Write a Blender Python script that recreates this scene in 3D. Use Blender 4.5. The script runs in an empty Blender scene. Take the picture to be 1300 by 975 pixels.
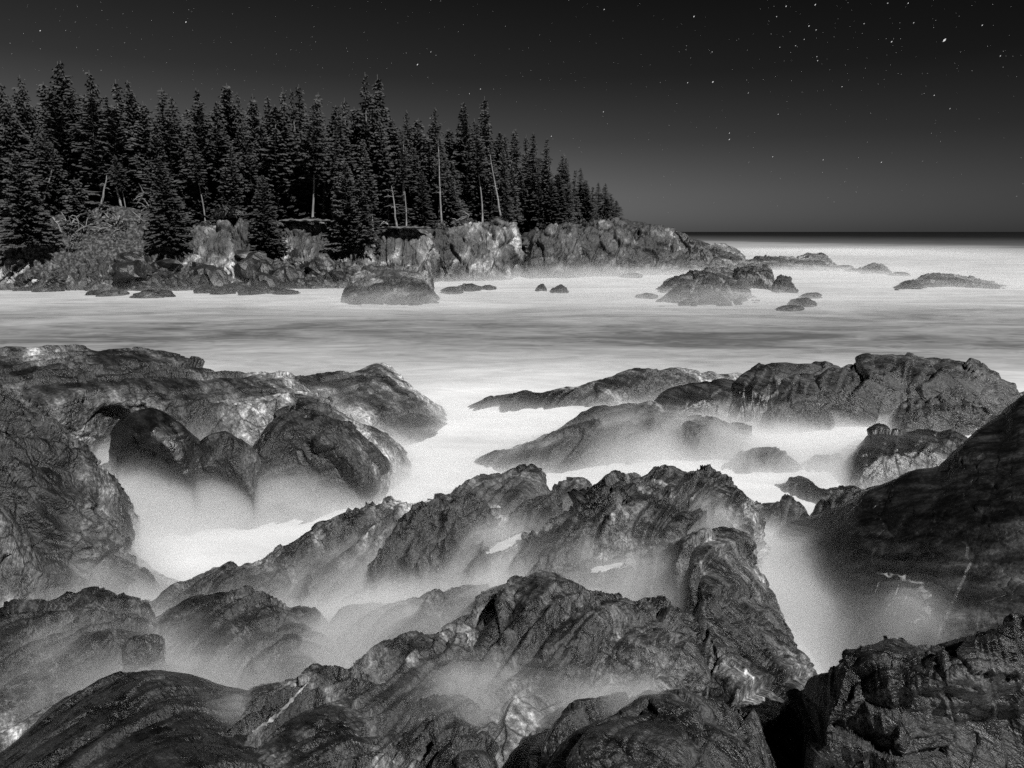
import bpy, math, random
import numpy as np
from mathutils import Vector
random.seed(7)
rng = np.random.default_rng(11)
R = math.radians
scene = bpy.context.scene
COL = scene.collection

# ------------------------------------------------------------------ camera geometry (metres)
CH = 6.0; PITCH = R(12.62); F = 867.0
cp, sp = math.cos(PITCH), math.sin(PITCH)
def yz(v):
    b = 487.5 - v
    return F * cp + b * sp, -F * sp + b * cp
def at_z(u, v, z):
    y, dz = yz(v); d = (z - CH) / dz
    return ((u - 650) * d, y * d, z)
def at_d(u, v, d):
    y, dz = yz(v); k = d / y
    return ((u - 650) * k, d, CH + dz * k)
def zd(u, v, d):
    return (u, v, at_d(u, v, d)[2])

# ------------------------------------------------------------------ vectorised noise
def _h(ix, iy, iz, s):
    n = (ix.astype(np.int64) * 374761393 + iy.astype(np.int64) * 668265263 + iz.astype(np.int64) * 2147483647 + s * 974634777) & 0xffffffff
    n = ((n ^ (n >> 13)) * 1274126177) & 0xffffffff
    n = ((n ^ (n >> 16)) * 2246822519) & 0xffffffff
    n = (n ^ (n >> 15)) & 0xffffffff
    return n
def _f(n):
    return n.astype(np.float64) / 4294967295.0
def perlin(p, s=0):
    i = np.floor(p).astype(np.int64); f = p - i
    w = f * f * f * (f * (f * 6 - 15) + 10)
    out = np.zeros(len(p))
    for dx in (0, 1):
        for dy in (0, 1):
            for dz in (0, 1):
                n = _h(i[:, 0] + dx, i[:, 1] + dy, i[:, 2] + dz, s)
                a = _f(n) * 6.2831853; c = _f((n * 2654435761) & 0xffffffff) * 2 - 1
                r = np.sqrt(np.maximum(0, 1 - c * c))
                g = np.cos(a) * r * (f[:, 0] - dx) + np.sin(a) * r * (f[:, 1] - dy) + c * (f[:, 2] - dz)
                wt = (w[:, 0] if dx else 1 - w[:, 0]) * (w[:, 1] if dy else 1 - w[:, 1]) * (w[:, 2] if dz else 1 - w[:, 2])
                out += wt * g
    return out
def fbm(p, o=4, s=0, g=.5):
    t = np.zeros(len(p)); a = 1.
    for k in range(o):
        t += a * perlin(p * 2.03 ** k + 17.3 * k, s + k); a *= g
    return t
def ridged(p, o=4, s=0, g=.5):
    t = np.zeros(len(p)); a = 1.
    for k in range(o):
        t += a * (1 - 2.2 * np.abs(perlin(p * 2.03 ** k + 9.1 * k, s + k))); a *= g
    return t
def facet(p, s=0, tilt=.9, off=.45):
    i = np.floor(p).astype(np.int64); f = p - i
    best = np.full(len(p), 9e9); sec = np.full(len(p), 9e9); val = np.zeros(len(p))
    for dx in (-1, 0, 1):
        for dy in (-1, 0, 1):
            for dz in (-1, 0, 1):
                n = _h(i[:, 0] + dx, i[:, 1] + dy, i[:, 2] + dz, s)
                cx = dx + _f(n); n2 = _h(n, n >> 3, n >> 7, 5); cy = dy + _f(n2)
                n3 = _h(n2, n2 >> 3, n >> 5, 6); cz = dz + _f(n3)
                ex, ey, ez = f[:, 0] - cx, f[:, 1] - cy, f[:, 2] - cz
                d = ex * ex + ey * ey + ez * ez
                a = _f(_h(n3, n, n2, 9)) * 6.2831853; c = _f(_h(n, n3, n2, 3)) * 2 - 1
                r = np.sqrt(1 - c * c)
                v = tilt * (ex * np.cos(a) * r + ey * np.sin(a) * r + ez * c) + off * (_f(_h(n2, n, n3, 4)) * 2 - 1)
                m = d < best
                sec = np.where(m, best, np.minimum(sec, d))
                val = np.where(m, v, val); best = np.where(m, d, best)
    edge = np.clip((np.sqrt(sec) - np.sqrt(best)) / .09, 0, 1)
    return val, edge

# ------------------------------------------------------------------ object helpers
def tag(o, label=None, cat=None, group=None, kind=None):
    if label: o['label'] = label
    if cat: o['category'] = cat
    if group: o['group'] = group
    if kind: o['kind'] = kind
    return o
def mesh_obj(name, verts, faces, mat, parent=None, smooth=True):
    me = bpy.data.meshes.new(name)
    verts = np.asarray(verts, dtype=np.float32)
    if isinstance(faces, np.ndarray):
        nf, k = faces.shape
        me.vertices.add(len(verts)); me.vertices.foreach_set('co', verts.ravel())
        me.loops.add(nf * k); me.loops.foreach_set('vertex_index', faces.ravel().astype(np.int32))
        me.polygons.add(nf); me.polygons.foreach_set('loop_start', np.arange(0, nf * k, k, dtype=np.int32))
        try: me.polygons.foreach_set('loop_total', np.full(nf, k, dtype=np.int32))
        except Exception: pass
        me.update(calc_edges=True)
    else:
        me.from_pydata(verts.tolist(), [], faces)
    me.polygons.foreach_set('use_smooth', np.full(len(me.polygons), smooth))
    me.materials.append(mat); me.update()
    o = bpy.data.objects.new(name, me); COL.objects.link(o)
    if parent: o.parent = parent
    return o
def gridfaces(nu, nv):
    a = (np.arange(nv - 1)[:, None] * nu + np.arange(nu - 1)[None, :]).ravel()
    return np.stack([a, a + 1, a + nu + 1, a + nu], 1)

# ------------------------------------------------------------------ materials
class NT:
    def __init__(s, m): s.t = m.node_tree; s.t.nodes.clear()
    def n(s, typ, **kw):
        nd = s.t.nodes.new(typ)
        for k, v in kw.items():
            if k.startswith('_'): nd.inputs[k[1:]].default_value = v
            else: setattr(nd, k, v)
        return nd
    def l(s, a, b): s.t.links.new(a, b)
    def math(s, op, a, b=None, c=None, clamp=False):
        nd = s.t.nodes.new('ShaderNodeMath'); nd.operation = op; nd.use_clamp = clamp
        for i, x in enumerate((a, b, c)):
            if x is None: continue
            if isinstance(x, (int, float)): nd.inputs[i].default_value = x
            else: s.l(x, nd.inputs[i])
        return nd.outputs[0]
    def ramp(s, fac, stops, interp='LINEAR'):
        nd = s.t.nodes.new('ShaderNodeValToRGB'); cr = nd.color_ramp; cr.interpolation = interp
        while len(cr.elements) > len(stops): cr.elements.remove(cr.elements[-1])
        while len(cr.elements) < len(stops): cr.elements.new(1)
        for e, (p, c) in zip(cr.elements, stops):
            e.position = p; e.color = (c, c, c, 1)
        s.l(fac, nd.inputs[0]); return nd.outputs[0]
def newmat(name):
    m = bpy.data.materials.new(name); m.use_nodes = True; return m, NT(m)

def rock_mat(name, s=1.0, lo=.018, hi=.2, mid=.5, wet=.35, bump=1.0, stretch=(.35, 1.3, 1.0), rot=R(35), veins=.45, tide=1.0, cracks=.75, speck=1.0):
    m, t = newmat(name)
    out = t.n('ShaderNodeOutputMaterial'); bs = t.n('ShaderNodeBsdfPrincipled')
    tc = t.n('ShaderNodeTexCoord'); mp = t.n('ShaderNodeMapping')
    t.l(tc.outputs['Object'], mp.inputs[0]); mp.inputs['Rotation'].default_value = (R(12), R(-22), rot)
    m2 = t.n('ShaderNodeMapping'); t.l(mp.outputs[0], m2.inputs[0]); m2.inputs['Scale'].default_value = stretch
    P = m2.outputs[0]
    def noise(scale, det=6, rough=.6, dist=0, vec=P):
        nd = t.n('ShaderNodeTexNoise'); t.l(vec, nd.inputs['Vector'])
        nd.inputs['Scale'].default_value = scale * s; nd.inputs['Detail'].default_value = det
        nd.inputs['Roughness'].default_value = rough; nd.inputs['Distortion'].default_value = dist
        return nd.outputs['Fac']
    big = noise(.55, 5, .6, .25); med = noise(2.6, 8, .68, .2); fine = noise(14, 6, .7, .2, tc.outputs['Object'])
    vr = t.n('ShaderNodeTexVoronoi'); vr.feature = 'DISTANCE_TO_EDGE'; vr.inputs['Scale'].default_value = 2.2 * s
    wv = t.n('ShaderNodeVectorMath', operation='MULTIPLY_ADD')
    nz = t.n('ShaderNodeTexNoise'); nz.inputs['Scale'].default_value = 2.5 * s; nz.inputs['Detail'].default_value = 5; t.l(P, nz.inputs['Vector'])
    t.l(nz.outputs['Color'], wv.inputs[0]); wv.inputs[1].default_value = (.28 / s,) * 3; t.l(P, wv.inputs[2])
    t.l(wv.outputs[0], vr.inputs['Vector'])
    crack = t.ramp(vr.outputs['Distance'], [(0, 0), (.018, .55), (.06, 1)])
    crackmask = t.ramp(noise(1.1, 3, .5), [(.46, 1), (.58, 0)])
    crack = t.math('MAXIMUM', crack, crackmask)
    # light veins
    vein = t.math('ABSOLUTE', t.math('SUBTRACT', noise(1.7, 7, .65, .4), .5))
    vein = t.ramp(vein, [(0, 1), (.008, .3), (.02, 0)])
    vmask = t.ramp(noise(.9, 4, .6), [(.5, 0), (.62, 1)])
    vein = t.math('MULTIPLY', vein, vmask)
    mixv = t.math('ADD', t.math('MULTIPLY', big, .5), t.math('MULTIPLY', med, .5))
    base = t.ramp(mixv, [(mid - .10, lo), (mid - .01, lo * 1.4 + hi * .10), (mid + .04, hi * .40), (mid + .09, hi)])
    zone = t.ramp(noise(.32, 3, .55, .4), [(.42, .32), (.49, .8), (.57, 1.9)])
    base = t.math('MULTIPLY', base, zone)
    sp_ = t.ramp(fine, [(.36, 1 - .7 * speck), (.5, .95), (.64, 1 + speck)])
    col = t.math('MULTIPLY', base, sp_)
    col = t.math('MULTIPLY', col, t.math('MULTIPLY_ADD', crack, cracks, 1 - cracks))
    col = t.math('ADD', col, t.math('MULTIPLY', vein, hi * veins))
    sz = t.n('ShaderNodeSeparateXYZ'); t.l(tc.outputs['Object'], sz.inputs[0])      # height above the sea
    zz = t.math('ADD', sz.outputs['Z'], t.math('MULTIPLY', t.math('SUBTRACT', big, .5), 2.2 * tide))
    band = t.ramp(t.math('MULTIPLY', zz, .5 / tide), [(.12, .34), (.5, 1.0)])       # weed and wet rock up to the tide line
    col = t.math('MULTIPLY', col, band)
    cb = t.n('ShaderNodeCombineColor'); [t.l(col, cb.inputs[i]) for i in range(3)]
    t.l(cb.outputs[0], bs.inputs['Base Color'])
    t.l(t.math('MULTIPLY', t.ramp(med, [(.40, wet), (.66, .7)]), t.math('MULTIPLY_ADD', band, .35, .65)), bs.inputs['Roughness'])
    bs.inputs['Specular IOR Level'].default_value = .65
    h = t.math('ADD', t.math('MULTIPLY', med, .55), t.math('MULTIPLY', fine, .14))
    h = t.math('ADD', h, t.math('MULTIPLY', crack, .16))
    h = t.math('ADD', h, t.math('MULTIPLY', t.math('ABSOLUTE', t.math('SUBTRACT', noise(3.2, 6, .6, .3), .5)), 1.1))
    h = t.math('ADD', h, t.math('MULTIPLY', t.math('ABSOLUTE', t.math('SUBTRACT', noise(8, 4, .6, .2), .5)), .55))
    bp = t.n('ShaderNodeBump'); bp.inputs['Strength'].default_value = .9; bp.inputs['Distance'].default_value = .22 * bump / s
    t.l(h, bp.inputs['Height']); t.l(bp.outputs[0], bs.inputs['Normal'])
    t.l(bs.outputs[0], out.inputs[0]); return m
def plain_mat(name, stops, scale, rough=.8, stretch=(1, 1, 1), bump=.02, det=5, spec=.3):
    m, t = newmat(name)
    out = t.n('ShaderNodeOutputMaterial'); bs = t.n('ShaderNodeBsdfPrincipled')
    tc = t.n('ShaderNodeTexCoord'); mp = t.n('ShaderNodeMapping'); t.l(tc.outputs['Object'], mp.inputs[0]); mp.inputs['Scale'].default_value = stretch
    nz = t.n('ShaderNodeTexNoise'); t.l(mp.outputs[0], nz.inputs['Vector']); nz.inputs['Scale'].default_value = scale; nz.inputs['Detail'].default_value = det
    t.l(t.ramp(nz.outputs['Fac'], stops), bs.inputs['Base Color'])
    bs.inputs['Roughness'].default_value = rough; bs.inputs['Specular IOR Level'].default_value = spec
    bp = t.n('ShaderNodeBump'); bp.inputs['Distance'].default_value = bump; t.l(nz.outputs['Fac'], bp.inputs['Height']); t.l(bp.outputs[0], bs.inputs['Normal'])
    t.l(bs.outputs[0], out.inputs[0]); return m

M = {}
M['near'] = rock_mat('wet ledge rock', 1.5, .009, .22, .50, .16, .6)
M['neardark'] = rock_mat('dark wet rock', 1.3, .007, .11, .52, .18, .6, veins=.2)
M['black'] = rock_mat('black and shaded rock', 1.3, .006, .085, .56, .26, .28, veins=0., cracks=.1, speck=.6)  # black boulders; on the right-hand slope the shade is put into this colour
M['mid'] = rock_mat('weathered rock', .9, .010, .21, .5, .33, .6)
M['middark'] = rock_mat('dark tidal rock', .9, .008, .12, .53, .33, .6)
M['cliff'] = rock_mat('pale fractured cliff rock', .6, .012, .30, .5, .6, .6, (1, 1, .55), R(10), tide=3.2, cracks=.85, speck=.55)
M['cliffpale'] = rock_mat('bright cliff rock', .6, .03, .27, .48, .6, .6, (1, 1, .55), R(10), tide=3.2, cracks=.85, speck=.55)
M['cliffdark'] = rock_mat('dark fractured cliff rock', .6, .010, .15, .5, .6, .6, (1, 1, .55), R(10), tide=3.2, cracks=.85, speck=.55)
M['farwet'] = rock_mat('wet offshore rock', .35, .02, .12, .5, .4, .8)
M['foliage'] = plain_mat('spruce needles', [(.3, .012), (.7, .045)], 1.6, .75)
M['foliage2'] = plain_mat('pale spruce needles', [(.3, .018), (.7, .065)], 1.6, .75)
M['bark'] = plain_mat('bark', [(.3, .05), (.7, .16)], 3, .85, (3, 3, .6))
M['barkpale'] = plain_mat('pale bare bark', [(.3, .09), (.7, .24)], 3, .85, (3, 3, .6))
M['deadwood'] = plain_mat('bleached dead wood', [(.3, .09), (.7, .26)], 4, .8)
M['soil'] = plain_mat('forest soil and scrub', [(.38, .012), (.52, .03), (.66, .07)], 1.6, .9, bump=.3, det=8)
M['debris'] = plain_mat('dry roots and soil', [(.38, .015), (.52, .045), (.66, .12)], 3.5, .9, bump=.3, det=9)
M['scrub'] = plain_mat('dry scrub', [(.3, .03), (.7, .14)], 2.2, .85)

# ------------------------------------------------------------------ lofted rocks
RAST = []; FARR = []                        # points of the near rocks, for the mist to settle between them
AX = np.array([.57, .80, .18]); AX /= np.linalg.norm(AX)
def resample(row, n, px=None):
    P = np.array(row, float); px = P[:, :2] if px is None else np.array(px, float)
    # smooth open curve through the points (Catmull-Rom), spaced evenly by picture length
    Q = []; U = []
    A = np.concatenate([P, px], 1)
    for i in range(len(A) - 1):
        p0 = A[max(i - 1, 0)]; p1 = A[i]; p2 = A[i + 1]; p3 = A[min(i + 2, len(A) - 1)]
        for t in np.linspace(0, 1, 12, endpoint=False):
            c = .5 * ((2 * p1) + (-p0 + p2) * t + (2 * p0 - 5 * p1 + 4 * p2 - p3) * t * t + (-p0 + 3 * p1 - 3 * p2 + p3) * t ** 3)
            Q.append(c * .7 + (p1 * (1 - t) + p2 * t) * .3)
    Q.append(A[-1]); Q = np.array(Q); k = P.shape[1]
    L = np.r_[0, np.cumsum(np.linalg.norm(np.diff(Q[:, k:k + 2], axis=0), axis=1))]
    x = np.linspace(0, L[-1], n)
    return np.stack([np.interp(x, L, Q[:, c]) for c in range(k)], 1)
def loft(name, label, cat, rows, mat, L=.8, amp=.1, back=1.0, drop=1.3, seed=0, group=None, kind=None, rast=True, cell=None, strata=.45, base=-.6, rough=1.0, top=1.0, zfoot=None, foot=True, frag=1.0, beds=1.0):
    n0 = 48
    W = [resample([at_z(*p) if len(p) == 3 else at_d(*p[:3]) for p in r], n0, [p[:2] for p in r]) for r in rows]
    d_mean = float(np.mean([w[:, 1].mean() for w in W]))
    # back rows: away from the row below, dropping
    dirv = W[0] - W[1]; dirv[:, 2] = 0
    ln = np.linalg.norm(dirv, axis=1, keepdims=True); dirv = dirv / np.maximum(ln, 1e-3)
    k = np.ones(9) / 9
    for c in (0, 1):
        dirv[:, c] = np.convolve(np.pad(dirv[:, c], 4, 'edge'), k, 'valid')
    dirv[:, 1] += .35
    dirv /= np.maximum(np.linalg.norm(dirv, axis=1, keepdims=True), 1e-3)
    B = []
    for f, g in ((.35, .10), (.8, .45), (1.15, 1.0)):
        w = W[0] + dirv * back * f; w[:, 2] = W[0][:, 2] - back * drop * g; B.append(w)
    w = W[0] + dirv * back * 1.3; w[:, 2] = np.minimum(base, B[-1][:, 2] - .3); B.append(w)
    W = B[::-1] + W
    if foot:
        fr = W[-1].copy(); dv = W[-1] - W[-2]; dv[:, 2] = 0
        nn = np.maximum(np.linalg.norm(dv, axis=1, keepdims=True), 1e-3)
        fr += dv / nn * min(.25, back * .3); fr[:, 2] = np.minimum(base, fr[:, 2] - .5); W.append(fr)
    cell = cell or d_mean * .0026
    wid = max(np.linalg.norm(np.diff(w, axis=0), axis=1).sum() for w in W)
    nu = int(min(900, max(24, wid / cell)))
    W = [np.stack([np.interp(np.linspace(0, 1, nu), np.linspace(0, 1, n0), w[:, c]) for c in range(3)], 1) for w in W]
    S = []
    for i in range(len(W) - 1):
        p0 = W[max(i - 1, 0)]; p1 = W[i]; p2 = W[i + 1]; p3 = W[min(i + 2, len(W) - 1)]
        seg = np.linalg.norm(p2 - p1, axis=1).mean()
        hidden = i < len(B) - 1
        m = int(max(2, min(500, seg / (cell * (3 if hidden else 1)))))
        a = .42
        for t in np.linspace(0, 1, m, endpoint=False):
            cr = .5 * ((2 * p1) + (-p0 + p2) * t + (2 * p0 - 5 * p1 + 4 * p2 - p3) * t * t + (-p0 + 3 * p1 - 3 * p2 + p3) * t ** 3)
            li = p1 * (1 - t) + p2 * t
            S.append(cr * (1 - a) + li * a)
    S.append(W[-1]); nv = len(S); S = np.array(S)                 # nv x nu x 3
    # ends close down: pull the first and last columns below
    du = np.gradient(S, axis=1); dvv = np.gradient(S, axis=0)
    N = np.cross(du, dvv); N /= np.maximum(np.linalg.norm(N, axis=2, keepdims=True), 1e-9)
    if N[..., 2].mean() < 0: N = -N
    kk = 2 * max(2, int(nu * .02)) + 1
    P = S.reshape(-1, 3); Nf = N.reshape(-1, 3)
    q = P + seed * 13.7
    al = q @ AX; q = q - np.outer(al, AX) * (1 - strata)
    warp = fbm(P / (L * 1.5) + seed, 3, seed + 5)
    qw = q + warp[:, None] * L * .18
    f1, e1 = facet(qw / (L * 1.3), seed, .95, .26); f2, e2 = facet(qw / (L * .5) + 3.1, seed + 1, .9, .34); f3, e3 = facet(q / (L * .19) + 7.7, seed + 2, .9, .35)
    SN = np.array([.74, -.56, .37]) if rast else np.array([.25, -.3, .92])
    h = P @ SN + warp * L * .10 + fbm(P / (L * 5), 2, seed + 3) * L * .35
    def saw(x):
        x = x + .35 * np.sin(x * 2.1 + seed)
        f = x - np.floor(x); return np.minimum(f / .84, (1 - f) / .16) - .5
    sm = np.clip(.5 + 1.8 * fbm(P / (L * 2.2) + 40, 3, seed + 6), 0, 1)        # where the beds stand out
    wr = np.clip((.55 if frag <= 1 else .9) + 1.6 * fbm(P / (L * 1.1) + 80, 3, seed + 7), .12, 1) * frag     # where water has not worn the rock smooth
    fn = fbm(q / (L * .35), 5, seed + 12, .6)
    if rast:
        bk = min(1., .2 + beds * 2.5); D = amp * (f1 * 1.2 * bk + warp * .8 + (.2 + sm) * 1.35 * beds * saw(h / (L * .62)) + wr * (f2 * .7 * bk + .3 * beds * saw(h / (L * .21)) + f3 * .16 * rough + fn * .16 * rough) - (1 - e2) * .08 * wr - (1 - e1) * .12)
    else:
        c = P * np.array([1, 1, .55]) + seed * 7.1; c = c + (fbm(c / L, 3, seed + 4) * L * .2)[:, None]
        g1, k1 = facet(c / (L * .95), seed + 20, .6, .45); g2, k2 = facet(c / (L * .4), seed + 21, .6, .4); g3, k3 = facet(c / (L * .18), seed + 22, .9, .15)
        D = amp * frag * .62 * (g1 * .95 + g2 * .5 + g3 * .2 + fn * .12 - (1 - k1) * .8 - (1 - k2) * .35 - (1 - k3) * .1)
    # keep the ridge line where it was drawn
    P2 = P + Nf * D[:, None]
    P2 = P2.reshape(nv, nu, 3)
    for j, e in ((0, 1), (nu - 1, nu - 2)):
        P2[:, j, 2] = np.minimum(P2[:, j, 2] - .5 * L, P2[:, j, 2])
        P2[:, j, 2] = np.minimum(P2[:, j, 2], base if kind is None else P2[:, j, 2])
    P2 = P2.reshape(-1, 3)
    cen = P2.mean(0); cen[2] = 0
    o = mesh_obj(name, P2 - cen, gridfaces(nu, nv), M[mat] if isinstance(mat, str) else mat)
    o.location = cen
    tag(o, label, cat, group, kind)
    (RAST if rast else FARR).append((o, P2, cen))
    return o

# ---- near rocks: rows of (picture u, v, height above sea) from ridge to foot
N_ = 'rock_outcrop'
loft('boulder', 'dark rounded boulder with a split down its middle, at the bottom edge between the ledges', 'boulder',
 [[(686,1010,2.3),(698,965,2.5),(725,930,2.62),(780,915,2.7),(850,900,2.78),(885,905,2.76),(925,918,2.62),(950,935,2.5),(968,965,2.3),(985,1010,2.0)],
  [(670,1040,2.3),(720,975,2.66),(780,955,2.78),(850,945,2.86),(900,950,2.8),(940,975,2.6),(975,1040,2.2)],
  [(650,1120,2.2),(750,1110,2.4),(850,1110,2.5),(940,1110,2.3),(1000,1120,1.8)]], 'neardark', .5, .09, .8, 1.2, 3, beds=.3)
loft('boulder', 'lone craggy dark boulder filling the lower right corner', 'boulder',
 [[(1030,940,1.8),(1034,892,2.2),(1060,858,2.5),(1100,838,2.7),(1150,825,2.8),(1210,826,2.9),(1250,810,3.0),(1300,788,3.1),(1400,750,3.2)],
  [(1036,960,1.9),(1060,905,2.35),(1120,875,2.62),(1200,865,2.8),(1300,845,2.95),(1400,820,3.1)],
  [(1050,985,1.7),(1130,945,2.2),(1210,940,2.3),(1300,935,2.4),(1400,920,2.5)],
  [(1070,1060,1.3),(1150,1060,1.6),(1250,1060,1.7),(1400,1060,1.8)]], 'neardark', .55, .14, .8, 1.4, 5, beds=.35)
loft(N_, 'long near-black rock slope rising to the right edge beside the white channel', 'rock',
 [[(1400,470,3.6),(1300,508,3.2),(1270,530,2.9),(1240,550,2.7),(1220,572,2.5),(1195,595,2.2),(1160,600,2.1),(1130,612,1.9),(1100,625,1.7),(1075,640,1.4),(1040,655,1.0),(1000,668,.7),(965,692,.2)],
  [(1400,600,2.8),(1300,620,2.5),(1240,640,2.2),(1180,650,1.9),(1130,660,1.6),(1090,670,1.4),(1040,690,1.0),(1000,705,.6),(962,715,.1)],
  [(1400,700,2.2),(1300,710,1.9),(1220,720,1.6),(1150,730,1.3),(1080,745,.95),(1025,755,.5),(985,765,.05)],
  [(1400,800,1.6),(1300,820,1.3),(1220,830,1.1),(1150,845,.8),(1090,855,.4),(1052,862,.0)],
  [(1400,920,.8),(1300,920,.6),(1200,920,.3),(1120,920,0),(1060,890,-.3)]], 'black', 1.0, .08, 1.5, 1.2, 8, beds=.0)
loft(N_, 'steep dark shoulder of the ledge dropping along the left side of the white channel', 'rock',
 [[(872,676,1.85),(900,674,1.9),(940,682,1.75),(956,712,1.5),(968,750,1.3),(983,790,1.2),(1003,830,1.1),(1028,870,1.0),(1045,910,.9),(1055,1000,.8)],
  [(862,688,1.9),(882,715,1.88),(893,760,1.8),(903,800,1.72),(922,850,1.62),(945,900,1.6),(960,960,1.6),(972,1020,1.6)],
  [(838,695,1.75),(842,735,1.5),(850,780,1.4),(862,830,1.4),(885,880,1.4),(900,960,1.5),(905,1020,1.5)],
  [(805,715,1.4),(800,750,1.15),(810,790,1.1),(830,840,1.1),(850,890,1.2),(870,960,1.4),(870,1020,1.5)]], 'near', .6, .10, .9, 1.2, 11)
loft(N_, 'tall broad ledge in the middle foreground with a pale cracked cap below its crest', 'rock',
 [[(412,860,1.1),(432,808,1.25),(455,790,1.3),(520,770,1.4),(553,757,1.6),(592,756,1.6),(640,747,1.75),(680,738,1.95),(720,744,2.1),(750,760,2.1),(790,762,2.1),(830,775,2.0),(860,795,1.9),(880,825,1.7),(905,860,1.4)],
  [(425,865,1.2),(480,838,1.3),(560,800,1.6),(620,788,1.8),(680,768,2.1),(740,785,2.2),(800,800,2.15),(840,812,2.05),(865,840,1.85),(890,875,1.6)],
  [(440,905,1.3),(500,885,1.4),(580,865,1.6),(640,850,1.9),(700,845,2.05),(760,850,2.0),(820,855,1.85),(850,870,1.7),(880,895,1.5)],
  [(440,1000,1.2),(520,1000,1.4),(600,1000,1.6),(680,1000,1.9),(760,975,1.7),(820,950,1.55),(880,960,1.35)]], 'near', .62, .13, .9, 1.1, 14)
loft(N_, 'pair of sharp dark ridges running diagonally in front of the tall middle ledge', 'rock',
 [[(375,950,1.4),(420,885,1.6),(465,848,1.7),(508,821,1.8),(532,818,1.86),(556,827,1.8),(580,814,1.9),(597,832,1.8),(606,880,1.6)],
  [(365,975,1.5),(430,918,1.7),(490,868,1.82),(540,845,1.92),(585,845,1.95),(618,905,1.7)],
  [(340,1040,1.6),(430,1040,1.75),(520,1010,1.9),(600,1005,1.95),(650,1010,1.7)]], 'near', .45, .11, .7, 1.2, 17)
loft(N_, 'dark hump with a thin white trickle, beside the smooth black slope at the bottom left', 'rock',
 [[(262,965,1.6),(285,912,1.78),(318,884,1.84),(370,870,1.88),(410,864,1.9),(450,868,1.84),(482,884,1.7)],
  [(240,1015,1.8),(330,935,1.95),(400,912,2.0),(470,925,1.85),(520,955,1.7)],
  [(200,1080,1.9),(330,1060,2),(430,1050,2),(560,1060,1.8)]], 'near', .5, .09, .7, 1.2, 19)
loft(N_, 'smooth near-black slope with a single arched crest in the bottom left corner', 'rock',
 [[(-80,1010,1.7),(0,962,1.8),(60,908,1.86),(110,880,1.94),(155,863,2.02),(200,861,2.04),(240,868,1.98),(280,880,1.85),(335,893,1.6)],
  [(-60,1050,2),(60,975,2.05),(160,915,2.15),(230,910,2.15),(300,925,1.95),(350,945,1.7)],
  [(-60,1120,2.2),(100,1080,2.3),(200,1060,2.35),(300,1060,2.2),(400,1060,1.8)]], 'neardark', .8, .05, .8, 1.2, 23)
loft(N_, 'layered ridge at the lower left edge above the smooth black slope', 'rock',
 [[(-80,802,1.5),(0,786,1.55),(40,778,1.55),(80,786,1.55),(110,784,1.62),(140,787,1.62),(178,796,1.6),(205,806,1.4)],
  [(-80,840,1.5),(0,828,1.6),(60,815,1.68),(120,812,1.72),(170,815,1.7),(205,830,1.5)],
  [(-80,930,1.5),(0,915,1.55),(60,895,1.55),(130,865,1.45),(190,862,1.3),(230,858,1.2)],
  [(-80,1010,1.3),(0,985,1.35),(100,935,1.35),(200,905,1.2),(260,900,1.1)]], 'near', .5, .13, .7, 1.2, 27)
loft(N_, 'small peak veiled in spray just below the left rock wall', 'rock',
 [[(30,795,.9),(60,780,1.1),(90,758,1.32),(112,750,1.42),(135,757,1.42),(145,768,1.3),(165,772,1.2),(190,786,.95),(222,806,.6)],
  [(40,808,1),(110,785,1.3),(150,790,1.25),(200,812,.8)],
  [(40,840,.8),(110,835,.9),(160,840,.9),(220,840,.5)]], 'near', .45, .08, .7, 1.1, 31)
loft(N_, 'domed brown-grey rock with two bumps at its right end, left of the still channel', 'rock',
 [[(188,815,1.05),(213,787,1.25),(250,772,1.42),(285,763,1.52),(318,759,1.6),(340,765,1.6),(360,779,1.5),(385,783,1.42),(405,802,1.28),(425,836,1.05),(438,862,.9)],
  [(198,835,1.2),(255,805,1.5),(315,795,1.65),(370,808,1.52),(403,835,1.3),(430,872,1.0)],
  [(220,885,1.15),(290,880,1.3),(350,870,1.4),(400,880,1.3),(445,905,1.0)]], 'near', .6, .09, .7, 1.2, 35)
loft(N_, 'long low ridge slanting down to the left along the white pool', 'rock',
 [[(160,787,.4),(200,766,.55),(233,748,.68),(250,745,.7),(290,725,.8),(330,705,.9),(380,688,1.0),(420,665,1.08),(440,656,1.12),(470,645,1.18),(500,637,1.25),(525,647,1.2),(550,640,1.3),(600,640,1.3),(645,662,1.15)],
  [(195,790,.45),(260,765,.62),(320,742,.72),(380,718,.8),(440,695,.9),(500,680,1.0),(560,675,1.15),(610,678,1.2),(655,692,1.0)],
  [(215,815,.3),(300,790,.42),(380,770,.5),(450,745,.62),(520,735,.72),(580,728,.85),(630,718,.95),(675,725,.9)],
  [(230,860,.2),(340,845,.2),(420,825,.25),(500,800,.35),(560,785,.5),(620,770,.7),(690,765,.8)]], 'near', .62, .15, .7, 1.2, 39)
loft(N_, 'jagged splintered crest above the small white pools, middle of the picture', 'rock',
 [[(480,705,1.05),(505,662,1.4),(532,644,1.55),(560,645,1.5),(585,633,1.62),(615,655,1.5),(645,690,1.2)],
  [(465,735,.9),(530,695,1.3),(590,680,1.45),(650,712,1.1)],
  [(450,770,.6),(530,750,.8),(590,740,.95),(660,750,.9)]], 'near', .4, .17, .6, 1.3, 43)
loft(N_, 'low rock with a blunt square head, first in line beyond the jagged crest', 'rock',
 [[(525,655,.3),(568,634,.65),(590,615,.9),(610,605,1.0),(632,603,1.02),(650,598,1.1),(672,591,1.22),(688,594,1.22),(692,612,1.0),(702,634,.7)],
  [(555,665,.6),(620,632,1),(660,622,1.12),(705,645,.6)],
  [(560,690,.4),(630,670,.7),(670,665,.7),(710,670,.4)]], 'mid', .45, .07, .6, 1.3, 47)
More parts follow.
